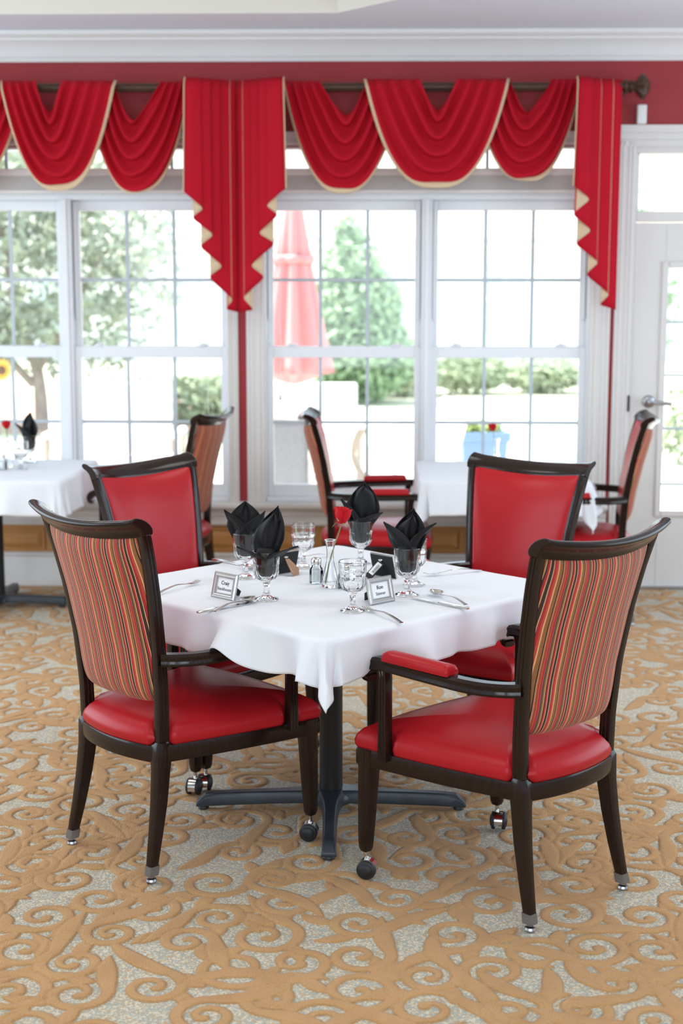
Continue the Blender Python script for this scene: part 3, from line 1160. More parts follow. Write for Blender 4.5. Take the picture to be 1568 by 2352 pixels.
    for k in range(n + 1):
        u = lerp(-1, 1, k / n)
        sc_ = 1.0
        e = abs(u)
        flare = max(0, (e - 0.86) / 0.14)
        rings.append([(u * (0.247 + 0.006 * (z - 0.992) / 0.053), -0.290 + y * (1 + 0.05 * flare) + bow(u, 1.0), z - 0.020 * (1 - u * u) + 0.003 * flare) for (y, z) in prof])
    m.loft(rings)
    m.build('top_rail', M_wood, root, bevel=0.004, angle=35)

    # back upholstery: red front, striped rear
    def panel(front):
        mb = MB()
        nu, nv = 28, 34

        def fn(a, b):
            # concentrate samples at the rim
            u = math.sin((a - 0.5) * PI)
            v = 0.5 + 0.5 * math.sin((b - 0.5) * PI)
            zt = 1.004 - 0.020 * (1 - u * u)
            zb = 0.508 - (0.010 if not front else 0.0) * (1 - u ** 4) + 0.022 * max(0, (abs(u) - 0.86) / 0.14) ** 2
            z = lerp(zb, zt, v)
            hx = interp(POST_X, z) - 0.0105
            x = u * hx
            y0 = interp(POST_Y, z) + bow(u, z)
            eu = (1 - abs(u) ** 5) ** 0.5 if abs(u) < 1 else 0
            ev = (1 - abs(2 * v - 1) ** 7) ** 0.5 if 0 < v < 1 else 0
            h = eu * ev
            if front:
                y = y0 + 0.002 + 0.026 * h
            else:
                y = y0 - 0.002 - 0.034 * h - 0.006 * ev * (1 - u * u)
            return (x, y, z)
        mb.grid(fn, nu, nv)
        return mb
    panel(True).build('back_cushion', M_leather, root, angle=180)
    panel(False).build('back_panel', M_stripe, root, angle=180)
    # arms
    for sx in (-1, 1):
        P = smooth_path([(sx * 0.196, -0.218, 0.6345), (sx * 0.222, -0.190, 0.6335), (sx * 0.247, -0.145, 0.633), (sx * 0.264, -0.085, 0.634), (sx * 0.272, 0.0, 0.636), (sx * 0.279, 0.10, 0.638),
                         (sx * 0.284, 0.180, 0.640), (sx * 0.287, 0.218, 0.638), (sx * 0.289, 0.244, 0.628), (sx * 0.289, 0.256, 0.610), (sx * 0.288, 0.251, 0.593), (sx * 0.287, 0.237, 0.588)], 5)
        N = len(P)
        prof = [(-0.020, -0.012), (-0.017, -0.019), (0.017, -0.019), (0.020, -0.012), (0.0175, -0.004), (0.0175, 0.001), (0.020, 0.005), (0.020, 0.009), (0.013, 0.016), (-0.013, 0.016), (-0.020, 0.009), (-0.020, 0.005), (-0.0175, 0.001), (-0.0175, -0.004)]

        def side(i, P=P, N=N):
            t = (P[min(i + 1, N - 1)] - P[max(i - 1, 0)])
            h = Vector((t.x, t.y, 0))
            if h.length < 1e-5 or i > N * 0.68:
                return Vector((1, 0.0, 0))
            return Vector((h.y, -h.x, 0)).normalized()

        def scl(t):
            return (1.0, lerp(1.0, 0.52, max(0, (t - 0.62) / 0.38)))
        m = MB()
        rings = []
        for i, p in enumerate(P):
            t = (P[min(i + 1, N - 1)] - P[max(i - 1, 0)]).normalized()
            sv = side(i)
            sv = (sv - t * sv.dot(t)).normalized()
            wv = sv.cross(t)
            if i < N * 0.6 and wv.z < 0:
                wv = -wv
            if i >= N * 0.6 and wv.dot(prev) < 0:
                wv = -wv
            prev = wv
            a_, b_ = scl(i / (N - 1))
            rings.append([tuple(p + sv * (a * a_) + wv * (b * b_)) for (a, b) in prof])
        m.loft(rings)
        m.build('arm', M_wood, root, angle=35)
        # upholstered pad
        m = MB()
        rings = []
        for (y, k) in ((-0.048, 0.45), (-0.046, 0.80), (-0.040, 0.96), (-0.03, 1), (0.05, 1.02), (0.12, 1.02), (0.160, 1.0), (0.171, 0.94), (0.179, 0.78), (0.182, 0.42)):
            cx = sx * interp([(-0.05, 0.2665), (0.0, 0.272), (0.1, 0.279), (0.2, 0.286)], y)
            zb = 0.648 + 0.012 * (y + 0.05)
            ring = []
            for (a, b) in ((-0.5, 0), (-0.54, 0.25), (-0.52, 0.6), (-0.40, 0.88), (-0.2, 0.98), (0.0, 1.0), (0.2, 0.98), (0.40, 0.88), (0.52, 0.6), (0.54, 0.25), (0.5, 0)):
                ring.append((cx + a * 0.046 * (0.75 + 0.25 * k), y, zb + b * 0.029 * k))
            rings.append(ring)
        m.loft(rings)
        m.build('arm_pad', M_leather, root, angle=60)
        m = MB()
        rings = []
        for (z, k, dy) in ((0.365, 1.12, 0.0), (0.45, 1.02, 0.0), (0.55, 0.98, 0.0), (0.600, 1.0, 0.0), (0.618, 1.1, 0.004), (0.630, 1.3, 0.008)):
            rings.append([(sx * 0.283 + a * 0.88, 0.188 + b * k * 0.64 + dy, z) for (a, b) in FLUTE])
        m.loft(rings)
        m.build('arm_post', M_wood, root, angle=30)
    return root


CH = [((-0.479, 4.128), 45.6, 'striped-back armchair at the near left of the set table, back to the viewer'),
      ((0.456, 3.823), -42.2, 'nearest striped-back armchair, at the near right of the set table'),
      ((-0.482, 4.932), 129.3, 'red vinyl armchair facing the viewer at the far left of the set table'),
      ((0.497, 4.927), -142.4, 'red vinyl armchair facing the viewer at the far right of the set table'),
      ((-0.969, 7.412), -76.0, 'armchair at the left window table, striped back turned to the viewer'),
      ((0.162, 7.314), 91.1, 'armchair seen from the side at the left of the right window table'),
      ((1.215, 7.206), -81.9, 'armchair seen from the side between the right window table and the door')]
chair0 = build_chair()
for i, ((x, y), a, lab) in enumerate(CH):
    o = chair0 if i == 0 else copy_tree(chair0)
    o.location = (x, y, 0)
    o.rotation_euler = (0, 0, -math.radians(a))
    tag(o, lab, 'chair', 'armchairs around the set dining table' if i < 4 else 'armchairs at the window tables')

# ------------------------------------------------------------------ tables
def make_table(cx, cy, half, rot, arm_rot, label, arm=0.432, h=0.728):
    root = thing('pedestal_table', label, 'table', (cx, cy, 0), 0, 'square pedestal dining tables')
    MB().box(-half, half, -half, half, h - 0.032, h, Matrix.Rotation(rot, 4, 'Z')).build('tabletop', M_black, root, bevel=0.006)
    m = MB()
    m.lathe([(0.037, 0.066), (0.037, h - 0.045), (0.001, h - 0.044)], 28)
    m.box(-0.22, 0.22, -0.03, 0.03, h - 0.05, h - 0.032, Matrix.Rotation(arm_rot, 4, 'Z'))
    m.box(-0.03, 0.03, -0.22, 0.22, h - 0.05, h - 0.032, Matrix.Rotation(arm_rot, 4, 'Z'))
    m.build('column', M_black, root, angle=50)
    m = MB()
    m.lathe([(0.001, 0.030), (0.070, 0.030), (0.072, 0.046), (0.062, 0.062), (0.048, 0.072), (0.001, 0.073)], 24)
    m.build('hub', M_base, root)
    for k in range(4):
        R = Matrix.Rotation(arm_rot + k * PI / 2, 4, 'Z')
        rings = []
        for (r, wb, wt, z0, z1) in ((0.02, 0.100, 0.080, 0.032, 0.074), (0.06, 0.078, 0.062, 0.030, 0.071), (0.10, 0.058, 0.046, 0.027, 0.067), (0.16, 0.047, 0.036, 0.024, 0.064), (0.28, 0.043, 0.032, 0.019, 0.060),
                                    (0.36, 0.042, 0.031, 0.015, 0.056), (arm - 0.03, 0.043, 0.031, 0.013, 0.051), (arm - 0.004, 0.046, 0.034, 0.012, 0.030), (arm, 0.046, 0.036, 0.012, 0.022)):
            rings.append([tuple(R @ Vector((r, y, z))) for (y, z) in ((-wb / 2, z0), (wb / 2, z0), (wb / 2 * 0.98, lerp(z0, z1, 0.7)), (wt / 2, z1), (-wt / 2, z1), (-wb / 2 * 0.98, lerp(z0, z1, 0.7)))])
        m = MB()
        m.loft(rings)
        a = m.build('base_arm', M_base, root, bevel=0.003, angle=30)
        q = MB()
        q.lathe([(0.001, 0), (0.016, 0), (0.018, 0.004), (0.015, 0.013), (0.001, 0.014)], 14, R @ Matrix.Translation((arm - 0.022, 0, 0)))
        q.build('foot_pad', M_rubber, a)
    return root


make_table(-0.033, 4.378, 0.505, math.radians(44.5), math.radians(-0.4), 'black pedestal table under the white cloth in the middle, its cross base in view')
make_table(0.815, 7.345, 0.40, -PSI, -PSI, 'black pedestal table under the white cloth at the right window', arm=0.36)
make_table(-1.815, 7.375, 0.445, -PSI, -PSI, 'black pedestal table under the white cloth at the left window', arm=0.36)


def make_cloth(cx, cy, half, over, rot, z, label, seed, lift=None, amp=1.0, n=150, fold=0.26):
    """square cloth laid on a square table: flat on top, hanging beyond the edge"""
    rng = random.Random(seed)
    ph = [rng.uniform(0, 6.28) for _ in range(16)]
    S = half + over
    rc = 0.035
    bend = 0.022

    def side_wave(k, s):
        # k: which of the four edges; s: position along it
        return (math.sin(13 * s + ph[k]) * 0.45 + math.sin(24 * s + ph[k + 4]) * 0.40 + math.sin(41 * s + ph[k + 8]) * 0.28 + 0.5 * max(0, math.sin(19 * s + ph[k + 2])) ** 6)

    def pt(a, b):
        u, v = (2 * a - 1) * S, (2 * b - 1) * S
        # nearest point on the rounded table outline
        qx, qy = max(-half + rc, min(half - rc, u)), max(-half + rc, min(half - rc, v))
        dx, dy = u - qx, v - qy
        d = math.hypot(dx, dy)
        if d <= rc:
            wr = 0.0012 * math.sin(9 * u + ph[0]) * math.sin(11 * v + ph[1])
            # ironed fold lines
            for (c, w_) in ((u + 0.02, 0.006), (v - 0.17, 0.006), (v + 0.18, 0.006), (u - 0.28, 0.005)):
                wr += 0.0022 * math.exp(-(c / w_) ** 2)
            return (u, v, wr)
        nx, ny = dx / d, dy / d
        h = d - rc                      # length of cloth beyond the edge
        bx, by = qx + nx * rc, qy + ny * rc
        ang = math.atan2(ny, nx)
        diag = min(abs(nx), abs(ny)) / 0.7071 if min(abs(nx), abs(ny)) > 1e-6 else 0.0
        if abs(nx) >= abs(ny):
            k, s = (0 if nx > 0 else 1), v
        else:
            k, s = (2 if ny > 0 else 3), u
        fall = min(1.0, h / max(over, 1e-3))
        wv = side_wave(k, s) * amp
        # corner fold: a ridge on the diagonal with a valley on both sides
        near = max(0.0, 1 - (math.hypot(abs(u) - S, abs(v) - S)) / (over * 2.1))
        ridge = diag ** 3 * fold - 0.34 * math.exp(-((diag - 0.42) / 0.22) ** 2) * near
        th = 0.14 + 0.42 * wv * (1 - 0.6 * near) + ridge
        if lift:
            for (lk, ls, lw, amt) in lift:
                if k == lk:
                    th += amt * math.exp(-((s - ls) / lw) ** 2) * (1 - near * 0.7)
        th = max(-0.45, min(1.35, th))
        # soft bend over the table edge, then hanging at angle th from vertical
        turn = min(1.0, h / bend)
        t_end = PI / 2 - th
        if h < bend:
            a0 = t_end * turn
            out = bend * math.sin(a0) / max(t_end, 1e-3)
            dn = bend * (1 - math.cos(a0)) / max(t_end, 1e-3)
        else:
            out = bend * math.sin(t_end) / max(t_end, 1e-3)
            dn = bend * (1 - math.cos(t_end)) / max(t_end, 1e-3)
            rest = h - bend
            out += rest * math.sin(th) * (1 - 0.25 * fall * (1 - diag))
            dn += rest * math.cos(th)
        out += 0.004
        return (bx + nx * out, by + ny * out, -dn)
    m = MB()
    m.grid(pt, n, n)
    o = m.build('tablecloth', M_cloth, angle=180, solid=0.0016)
    o.location = (cx, cy, z)
    o.rotation_euler = (0, 0, rot)
    # stitched hem
    return tag(o, label, 'tablecloth', 'white tablecloths')


TZ_ = 0.735
make_cloth(-0.033, 4.378, 0.508, 0.135, math.radians(44.5), 0.7335, 'white cloth on the set table in the middle, one corner hanging towards the viewer', 3,
           lift=[(1, -0.16, 0.065, 0.46), (1, 0.41, 0.07, 0.8), (3, -0.32, 0.07, -0.45), (3, 0.26, 0.06, -0.3), (2, -0.22, 0.06, -0.5), (2, 0.36, 0.06, -0.25), (0, 0.27, 0.06, -0.4)], n=190)
make_cloth(0.815, 7.345, 0.402, 0.185, -PSI, 0.7335, 'white cloth on the table at the right window', 8, amp=0.5, n=110, fold=0.02,
           lift=[(0, 0.12, 0.07, 0.75), (0, -0.40, 0.06, 0.6), (1, 0.25, 0.06, -0.3), (1, -0.31, 0.06, -0.3)])
make_cloth(-1.815, 7.375, 0.447, 0.185, -PSI, 0.7335, 'white cloth on the table at the left window', 5, amp=0.5, n=100, fold=0.02)

# ------------------------------------------------------------------ goblets and napkins
def build_goblet():
    outer_ = [(0.001, 0.0), (0.031, 0.0), (0.0335, 0.0015), (0.033, 0.0035), (0.022, 0.0075), (0.0125, 0.0125), (0.0085, 0.019), (0.0072, 0.030), (0.0078, 0.042), (0.0105, 0.050), (0.017, 0.0555), (0.0265, 0.0615),
              (0.0325, 0.070), (0.0345, 0.080), (0.0352, 0.094), (0.0355, 0.102), (0.0368, 0.1045), (0.0372, 0.112), (0.0380, 0.138), (0.0384, 0.1405)]
    inner_ = [(0.0378, 0.1412), (0.0368, 0.1405), (0.0352, 0.112), (0.0338, 0.098), (0.0325, 0.080), (0.0295, 0.071), (0.022, 0.0645), (0.010, 0.0610), (0.001, 0.0605)]

    def mod(a, z):
        if 0.058 < z < 0.102:
            t = math.sin(PI * (z - 0.058) / 0.044)
            return 1 + t * (0.042 * math.cos(12 * a) + 0.026 * math.cos(12 * a + 60 * z / 0.04))
        if 0.012 < z < 0.052:
            return 1 + 0.07 * math.cos(6 * a)
        return 1
    m = MB()
    m.lathe(outer_ + inner_, 60, None, lambda a, z: mod(a, z))
    return m


def petal(mb, az, lean, H, W, curl, cup, tw=0.0, r0=0.006, z0=0.085, seed=0, droop=0.0):
    rng = random.Random(seed)
    p1, p2 = rng.uniform(0, 6), rng.uniform(0, 6)
    c, s = math.cos(az), math.sin(az)

    def fn(a, b):
        x = 2 * a - 1
        t = b
        wd = W * (0.30 + 0.70 * min(1, t / 0.5) ** 0.8) * (1 if t < 0.5 else max(0.02, 1 - ((t - 0.5) / 0.5) ** 2.2))
        if t < 0.38:
            wd = min(wd, 0.030 + 0.05 * t)
        out = r0 + lean * t ** 1.3 + curl * t ** 3 - cup * x * x * wd * 8 * (0.3 + t)
        z = z0 + H * t - droop * t ** 3
        wr = 0.0022 * math.sin(7 * x + p1 + 5 * t) + 0.0016 * math.sin(15 * x * (1 - 0.5 * t) + p2)
        side = x * wd + tw * t * t
        out += wr
        return (out * c - side * s, out * s + side * c, z + 0.002 * math.sin(6 * x + p2) * t)
    mb.grid(fn, 14, 20)


def bunch(mb, seed):
    """the folded cloth pushed down into the bowl"""
    rng = random.Random(seed)
    p = [rng.uniform(0, 6) for _ in range(4)]
    prof = [(0.004, 0.0635), (0.016, 0.068), (0.0235, 0.076), (0.0272, 0.088), (0.0285, 0.104), (0.029, 0.122), (0.0285, 0.138), (0.024, 0.150), (0.012, 0.154), (0.001, 0.152)]
    mb.lathe(prof, 40, None, lambda a, z: 1 + 0.06 * math.sin(5 * a + p[0] + 20 * z) + 0.035 * math.sin(11 * a + p[1]))


GOB = build_goblet().build('goblet', M_glass, angle=50)
gob_data = [((-0.223, 4.149), 'water goblet with a black napkin in front, beside the left name card'),
            ((-0.307, 4.479), 'water goblet with a black napkin at the back left of the set table'),
            ((0.198, 4.215), 'water goblet with a black napkin right of the front name cards'),
            ((0.065, 4.730), 'water goblet with a black napkin at the back, behind the rose'),
            ((-0.127, 4.658), 'empty water goblet behind the salt shaker'),
            ((0.032, 3.991), 'empty water goblet nearest the viewer, in front of the pepper shaker'),
            ((0.227, 4.365), 'empty water goblet hidden behind the right napkin goblet'),
            ((-1.685, 7.66), 'water goblet with a black napkin on the left window table'),
            ((-1.668, 7.36), 'empty water goblet on the left window table')]
for i, ((x, y), lab) in enumerate(gob_data):
    o = GOB if i == 0 else copy_tree(GOB)
    o.location = (x, y, 0.7352)
    o.rotation_euler = (0, 0, 0.7 * i)
    o.scale = (1.06, 1.06, 1.04)
    tag(o, lab, 'glass', 'cut glass water goblets')

# az: 0 = +x (picture right), -90 = towards the viewer
nap = [
    (0, [(80, 0.010, 0.182, 0.036, 0.008, 0.05, -0.030, 0), (-80, 0.012, 0.166, 0.036, 0.004, 0.08, 0.022, 0), (-142, 0.066, 0.084, 0.026, 0.012, 0.04, -0.020, 0.010), (-32, 0.070, 0.090, 0.032, 0.016, 0.04, 0.024, 0.016)],
     'tall pointed black napkin in the front left goblet'),
    (1, [(90, 0.010, 0.150, 0.046, 0.0, 0.02, 0, 0), (-135, 0.040, 0.128, 0.034, 0.006, 0.04, -0.034, 0), (-85, 0.018, 0.088, 0.030, 0.0, 0.08, 0, 0), (-45, 0.040, 0.124, 0.034, 0.006, 0.04, 0.034, 0)],
     'fanned black napkin in the back left goblet'),
    (2, [(80, 0.010, 0.166, 0.040, 0.0, 0.05, -0.016, 0), (-80, 0.012, 0.150, 0.040, 0.0, 0.08, 0.012, 0), (-140, 0.050, 0.132, 0.036, 0.006, 0.04, -0.032, 0), (-40, 0.050, 0.138, 0.030, 0.020, 0.05, 0.034, 0.008)],
     'three-petal black napkin in the right goblet'),
    (3, [(95, 0.010, 0.178, 0.044, 0.0, 0.05, -0.014, 0), (-95, 0.012, 0.170, 0.046, 0.0, 0.06, 0.012, 0), (-45, 0.046, 0.098, 0.036, 0.016, 0.04, 0.030, 0.012), (-150, 0.044, 0.126, 0.030, 0.006, 0.04, -0.030, 0)],
     'rounded black napkin in the back goblet behind the rose'),
    (7, [(60, 0.014, 0.175, 0.036, 0.0, 0.05, 0.005, 0), (-140, 0.050, 0.122, 0.034, 0.010, 0.04, -0.030, 0), (-60, 0.012, 0.145, 0.036, 0.0, 0.08, 0.016, 0)],
     'black napkin in the goblet on the left window table')]
for (gi, pets, lab) in nap:
    m = MB()
    bunch(m, gi)
    for k, (az, lean, H, W, curl, cup, tw, droop) in enumerate(pets):
        petal(m, math.radians(az), lean, H, W * 1.22, curl, cup, tw, seed=gi * 10 + k, droop=droop)
    o = m.build('napkin', M_napkin, angle=180, solid=0.0012)
    o.location = (gob_data[gi][0][0], gob_data[gi][0][1], 0.7352)
    o.scale = (1.05, 1.05, 1.04)
    tag(o, lab, 'napkin', 'folded black napkins')

# ------------------------------------------------------------------ name card frames
def text_mesh(name, body, size, M, parent, bold=0.0):
    cu = bpy.data.curves.new(name, 'FONT')
    cu.body = body
    cu.size = size
    cu.align_x = 'CENTER'
    cu.align_y = 'CENTER'
    cu.extrude = 0.0002
    cu.offset = bold
    cu.resolution_u = 4
    tmp = bpy.data.objects.new('tmp_text', cu)
    COL.objects.link(tmp)
    dg = bpy.context.evaluated_depsgraph_get()
    me = bpy.data.meshes.new_from_object(tmp.evaluated_get(dg))
    bpy.data.objects.remove(tmp)
    bpy.data.curves.remove(cu)
    me.transform(M)
    me.materials.clear()
    me.materials.append(M_ink)
    o = bpy.data.objects.new(name, me)
    COL.objects.link(o)
    o.parent = parent
    return o


def name_frame(loc, face, label, lines=None, easel_mat=None, barcode=False, W=0.100, H=0.078, tilt=14):
    """face: direction (deg) the card looks to, local -y"""
    root = thing('name_card_frame', label, 'name card', (loc[0], loc[1], 0.7352), math.radians(face + 90), 'silver name card frames')
    T = Matrix.Rotation(math.radians(-tilt), 4, 'X')      # leans back (top goes to +y)

    def put(o):
        o.matrix_local = T
        return o
    b = 0.014
    fm = MB()
    rings = []
    for (ins, y) in ((0.0, 0.004), (0.0, -0.002), (0.003, -0.006), (0.007, -0.0045), (0.010, -0.006), (0.013, -0.004), (b, 0.0), (b, 0.004)):
        rings.append([(-W / 2 + ins, y, ins), (W / 2 - ins, y, ins), (W / 2 - ins, y, H - ins), (-W / 2 + ins, y, H - ins)])
    rings.append(rings[0])
    fm.loft(rings, True, False, False)
    put(fm.build('frame_border', M_silver, root, smooth=False))
    bd = MB()
    for k in range(20):
        for z in (b + 0.0012, H - b - 0.0012):
            x = lerp(-W / 2 + b, W / 2 - b, (k + 0.5) / 20)
            bd.box(x - 0.0011, x + 0.0011, -0.0028, 0.0, z - 0.0014, z + 0.0014)
    for k in range(14):
        for x in (-W / 2 + b + 0.0012, W / 2 - b - 0.0012):
            z = lerp(b, H - b, (k + 0.5) / 14)
            bd.box(x - 0.0014, x + 0.0014, -0.0028, 0.0, z - 0.0011, z + 0.0011)
    put(bd.build('bead_border', M_beads, root, smooth=False))
    put(MB().box(-W / 2 + b - 0.001, W / 2 - b + 0.001, 0.0, 0.002, b - 0.001, H - b + 0.001).build('card', M_card, root, smooth=False))
    bk = put(MB().box(-W / 2 + 0.003, W / 2 - 0.003, 0.004, 0.0065, 0.003, H - 0.003).build('backing_board', M_velvet, root, smooth=False))
    q = MB()
    q.lathe([(0.001, 0.0), (0.005, 0.0), (0.004, 0.003), (0.001, 0.0035)], 10, Matrix.Translation((0.005, 0.0065, H - 0.018)) @ Matrix.Rotation(-PI / 2, 4, 'X') @ Matrix.Scale(1.7, 4, (1, 0, 0)))
    q.build('hanger_rivet', M_steel, bk)
    if lines:
        R = T @ Matrix.Translation((0, -0.0004, 0)) @ Matrix.Rotation(PI / 2, 4, 'X')
        text_mesh('lettering', lines[0], 0.0160, T @ Matrix.Translation((0, -0.0004, H / 2 + 0.008)) @ Matrix.Rotation(PI / 2, 4, 'X'), root, 0.0002)
        text_mesh('lettering', lines[1], 0.0135, T @ Matrix.Translation((0, -0.0004, H / 2 - 0.010)) @ Matrix.Rotation(PI / 2, 4, 'X'), root, 0.0)
    # easel strut hinged on the backing
    em = MB()
    top = T @ Vector((0, 0.007, 0.052))
    foot = Vector((0.022 if barcode else 0.0, 0.062 if barcode else 0.058, 0.001))
    wT, wB = (0.014, 0.018) if barcode else (0.008, 0.017)
    pts = [top + Vector((-wT, 0, 0)), top + Vector((wT, 0, 0)), foot + Vector((wB, 0.0, 0.014)), foot + Vector((wB * 0.55, 0.0, 0)), foot + Vector((-wB, 0, 0)), foot + Vector((-wB, 0, 0.02))]
    if not barcode:
        nrm = (pts[1] - pts[0]).cross(pts[2] - pts[0]).normalized() * 0.0022
        em.loft([[tuple(p) for p in pts], [tuple(p + nrm) for p in pts]])
        em.build('easel_strut', easel_mat or M_velvet, root, smooth=False)
    else:
        # wide strut with the shop's price sticker on its outer face
        d = (foot - top)
        ln = d.length
        d.normalize()
        xa = Vector((1, 0, 0))
        xa = (xa - d * xa.dot(d)).normalized()
        na = xa.cross(d).normalized()
        Mx = Matrix((xa, d, na)).transposed().to_4x4()
        Mx.translation = top
        es = em.box(-0.017, 0.017, 0.0, ln, 0.0, 0.003, Mx).build('easel_strut', M_velvet, root, smooth=False)
        MB().box(-0.0125, 0.0125, 0.006, ln - 0.016, 0.003, 0.0036, Mx).build('price_sticker', M_card, es, smooth=False)
        st2 = MB()
        rg = random.Random(4)
        y = 0.012
        while y < ln - 0.024:
            wdt = rg.choice((0.0005, 0.0009, 0.0013))
            st2.box(-0.0105, 0.002, y, y + wdt, 0.0036, 0.0039, Mx)
            y += wdt + rg.choice((0.0007, 0.0011))
        st2.build('bar_print', M_ink, es, smooth=False)
    return root


name_frame((-0.354, 4.157), 227.0, 'silver framed name card at the left front place, lettering towards the viewer', ('Craig', 'Stackhouse'))
name_frame((0.1205, 4.100), -48.0, 'silver framed name card at the right front place, lettering towards the viewer', ('Ron', 'Stinner'))
name_frame((-0.190, 4.555), 133.0, 'name card frame behind the left napkin goblet, brown easel strut in view', None, M_kraft)
name_frame((0.143, 4.500), 45.0, 'name card frame in the middle, black back with a barcode sticker in view', None, None, True)

# ------------------------------------------------------------------ cutlery
def spoon_part():
    m = MB()
    P = smooth_path([(-0.098, 0, 0.004), (-0.06, 0, 0.0105), (-0.02, 0, 0.013), (0.02, 0, 0.009), (0.045, 0, 0.006)], 6)
    N = len(P)
    rings = []
    for i, p in enumerate(P):
        t = i / (N - 1)
        wd = lerp(0.0072, 0.0026, min(1, t / 0.75)) if t < 0.75 else lerp(0.0026, 0.0045, (t - 0.75) / 0.25)
        rings.append([tuple(p + Vector((0, a * wd, b))) for (a, b) in ((-1, 0), (-0.7, 0.0010), (0.7, 0.0010), (1, 0), (0.7, -0.0010), (-0.7, -0.0010))])
    m.loft(rings)
    hd = m.build('handle', M_steel, None, angle=50)
    m = MB()

    def bowl(a, b):
        th = 2 * PI * a
        r = b
        ex, ey = 0.031 * r * math.cos(th), 0.0195 * r * math.sin(th) * (1 - 0.16 * math.cos(th))
        return (0.073 + ex, ey, 0.0020 + 0.0095 * r ** 2.2)
    m.grid(bowl, 32, 10)
    return hd, m.build('bowl', M_steel, None, angle=180, solid=0.0012)


def knife_part():
    m = MB()
    rings = []
    for (x, w_, h) in ((-0.112, 0.003, 0.0015), (-0.108, 0.0078, 0.0028), (-0.06, 0.0075, 0.0034), (-0.01, 0.0055, 0.0034), (0.004, 0.0045, 0.003)):
        rings.append([(x, a * w_, 0.0035 + b * h) for (a, b) in ((-1, 0), (-0.7, 1), (0.7, 1), (1, 0), (0.7, -1), (-0.7, -1))])
    m.loft(rings)
    hd = m.build('handle', M_steel, None, angle=50)
    m = MB()
    rings = []
    for (x, y0, y1) in ((0.003, -0.004, 0.005), (0.02, -0.0085, 0.0065), (0.07, -0.0095, 0.0068), (0.098, -0.007, 0.0066), (0.110, -0.001, 0.0060), (0.113, 0.0035, 0.0050)):
        rings.append([(x, y0, 0.0032), (x, y1, 0.0042), (x, y1, 0.0022), (x, y0, 0.0028)])
    m.loft(rings)
    for k in range(9):
        pass
    return hd, m.build('blade', M_steel, None, angle=30)


def fork_part():
    m = MB()
    P = smooth_path([(-0.105, 0, 0.0035), (-0.06, 0, 0.010), (-0.01, 0, 0.014), (0.03, 0, 0.010), (0.045, 0, 0.0075), (0.056, 0, 0.0062)], 6)
    N = len(P)
    rings = []
    for i, p in enumerate(P):
        t = i / (N - 1)
        wd = lerp(0.0070, 0.0026, min(1, t / 0.7)) if t < 0.7 else lerp(0.0026, 0.0110, ((t - 0.7) / 0.3) ** 1.3)
        rings.append([tuple(p + Vector((0, a * wd, b))) for (a, b) in ((-1, 0), (-0.8, 0.0010), (0.8, 0.0010), (1, 0), (0.8, -0.0010), (-0.8, -0.0010))])
    m.loft(rings)
    hd = m.build('handle', M_steel, None, angle=50)
    tines = []
    for k in range(4):
        y = (k - 1.5) * 0.0060
        m = MB()
        PT = smooth_path([(0.0545, y, 0.0062), (0.075, y * 1.02, 0.0045), (0.090, y * 1.02, 0.0060), (0.104, y, 0.0100)], 4)
        n_ = len(PT)
        m.loft([[tuple(p + Vector((0, a * lerp(0.0023, 0.0010, i / (n_ - 1)), b * 0.0009))) for (a, b) in ((-1, -1), (1, -1), (1, 1), (-1, 1))] for i, p in enumerate(PT)])
        tines.append(m.build('tine', M_steel, None, angle=30))
    return [hd] + tines


def cutlery(kind, p_handle, p_tip, label, zlift=0.0):
    """placed by its two ends on the cloth"""
    a, b = Vector(p_handle), Vector(p_tip)
    mid = (a + b) / 2
    d = b - a
    parts = {'spoon': spoon_part, 'knife': knife_part, 'fork': fork_part}[kind]()
    root = thing('table_' + kind, label, kind, (mid.x, mid.y, 0.7360 + zlift), math.atan2(d.y, d.x), 'stainless table ' + {'spoon': 'spoons', 'knife': 'knives', 'fork': 'forks'}[kind])
    for q in parts:
        q.parent = root
    return root


def ends(mid, ang, L):
    v = Vector((math.cos(math.radians(ang)), math.sin(math.radians(ang)))) * (L / 2)
    m_ = Vector(mid)
    return m_ - v, m_ + v


cutlery('fork', *ends((-0.502, 4.298), 59, 0.21), 'fork at the left place, beside the left front name card')
cutlery('knife', *ends((-0.330, 4.033), 44, 0.22), 'knife lying in front of the left front name card')
cutlery('spoon', *ends((-0.312, 4.043), 60, 0.20), 'spoon lying on the left front knife tip', 0.002)
cutlery('fork', *ends((0.116, 3.921), 118, 0.21), 'fork nearest the viewer, right of the empty goblet')
cutlery('knife', *ends((0.288, 4.087), 135.5, 0.22), 'knife at the right front place')
cutlery('spoon', *ends((0.318, 4.140), 116.5, 0.20), 'spoon resting on the right front knife', 0.002)
cutlery('fork', *ends((0.362, 4.548), 204, 0.21), 'fork at the right back place')
cutlery('knife', *ends((-0.362, 4.705), -45, 0.22), 'knife at the left back place behind the napkin goblet')
cutlery('spoon', *ends((-0.362, 4.660), -41, 0.20), 'spoon at the left back place behind the napkin goblet', 0.002)
cutlery('spoon', *ends((-0.115, 4.800), 225, 0.19), 'spoon at the far edge behind the back empty goblet')

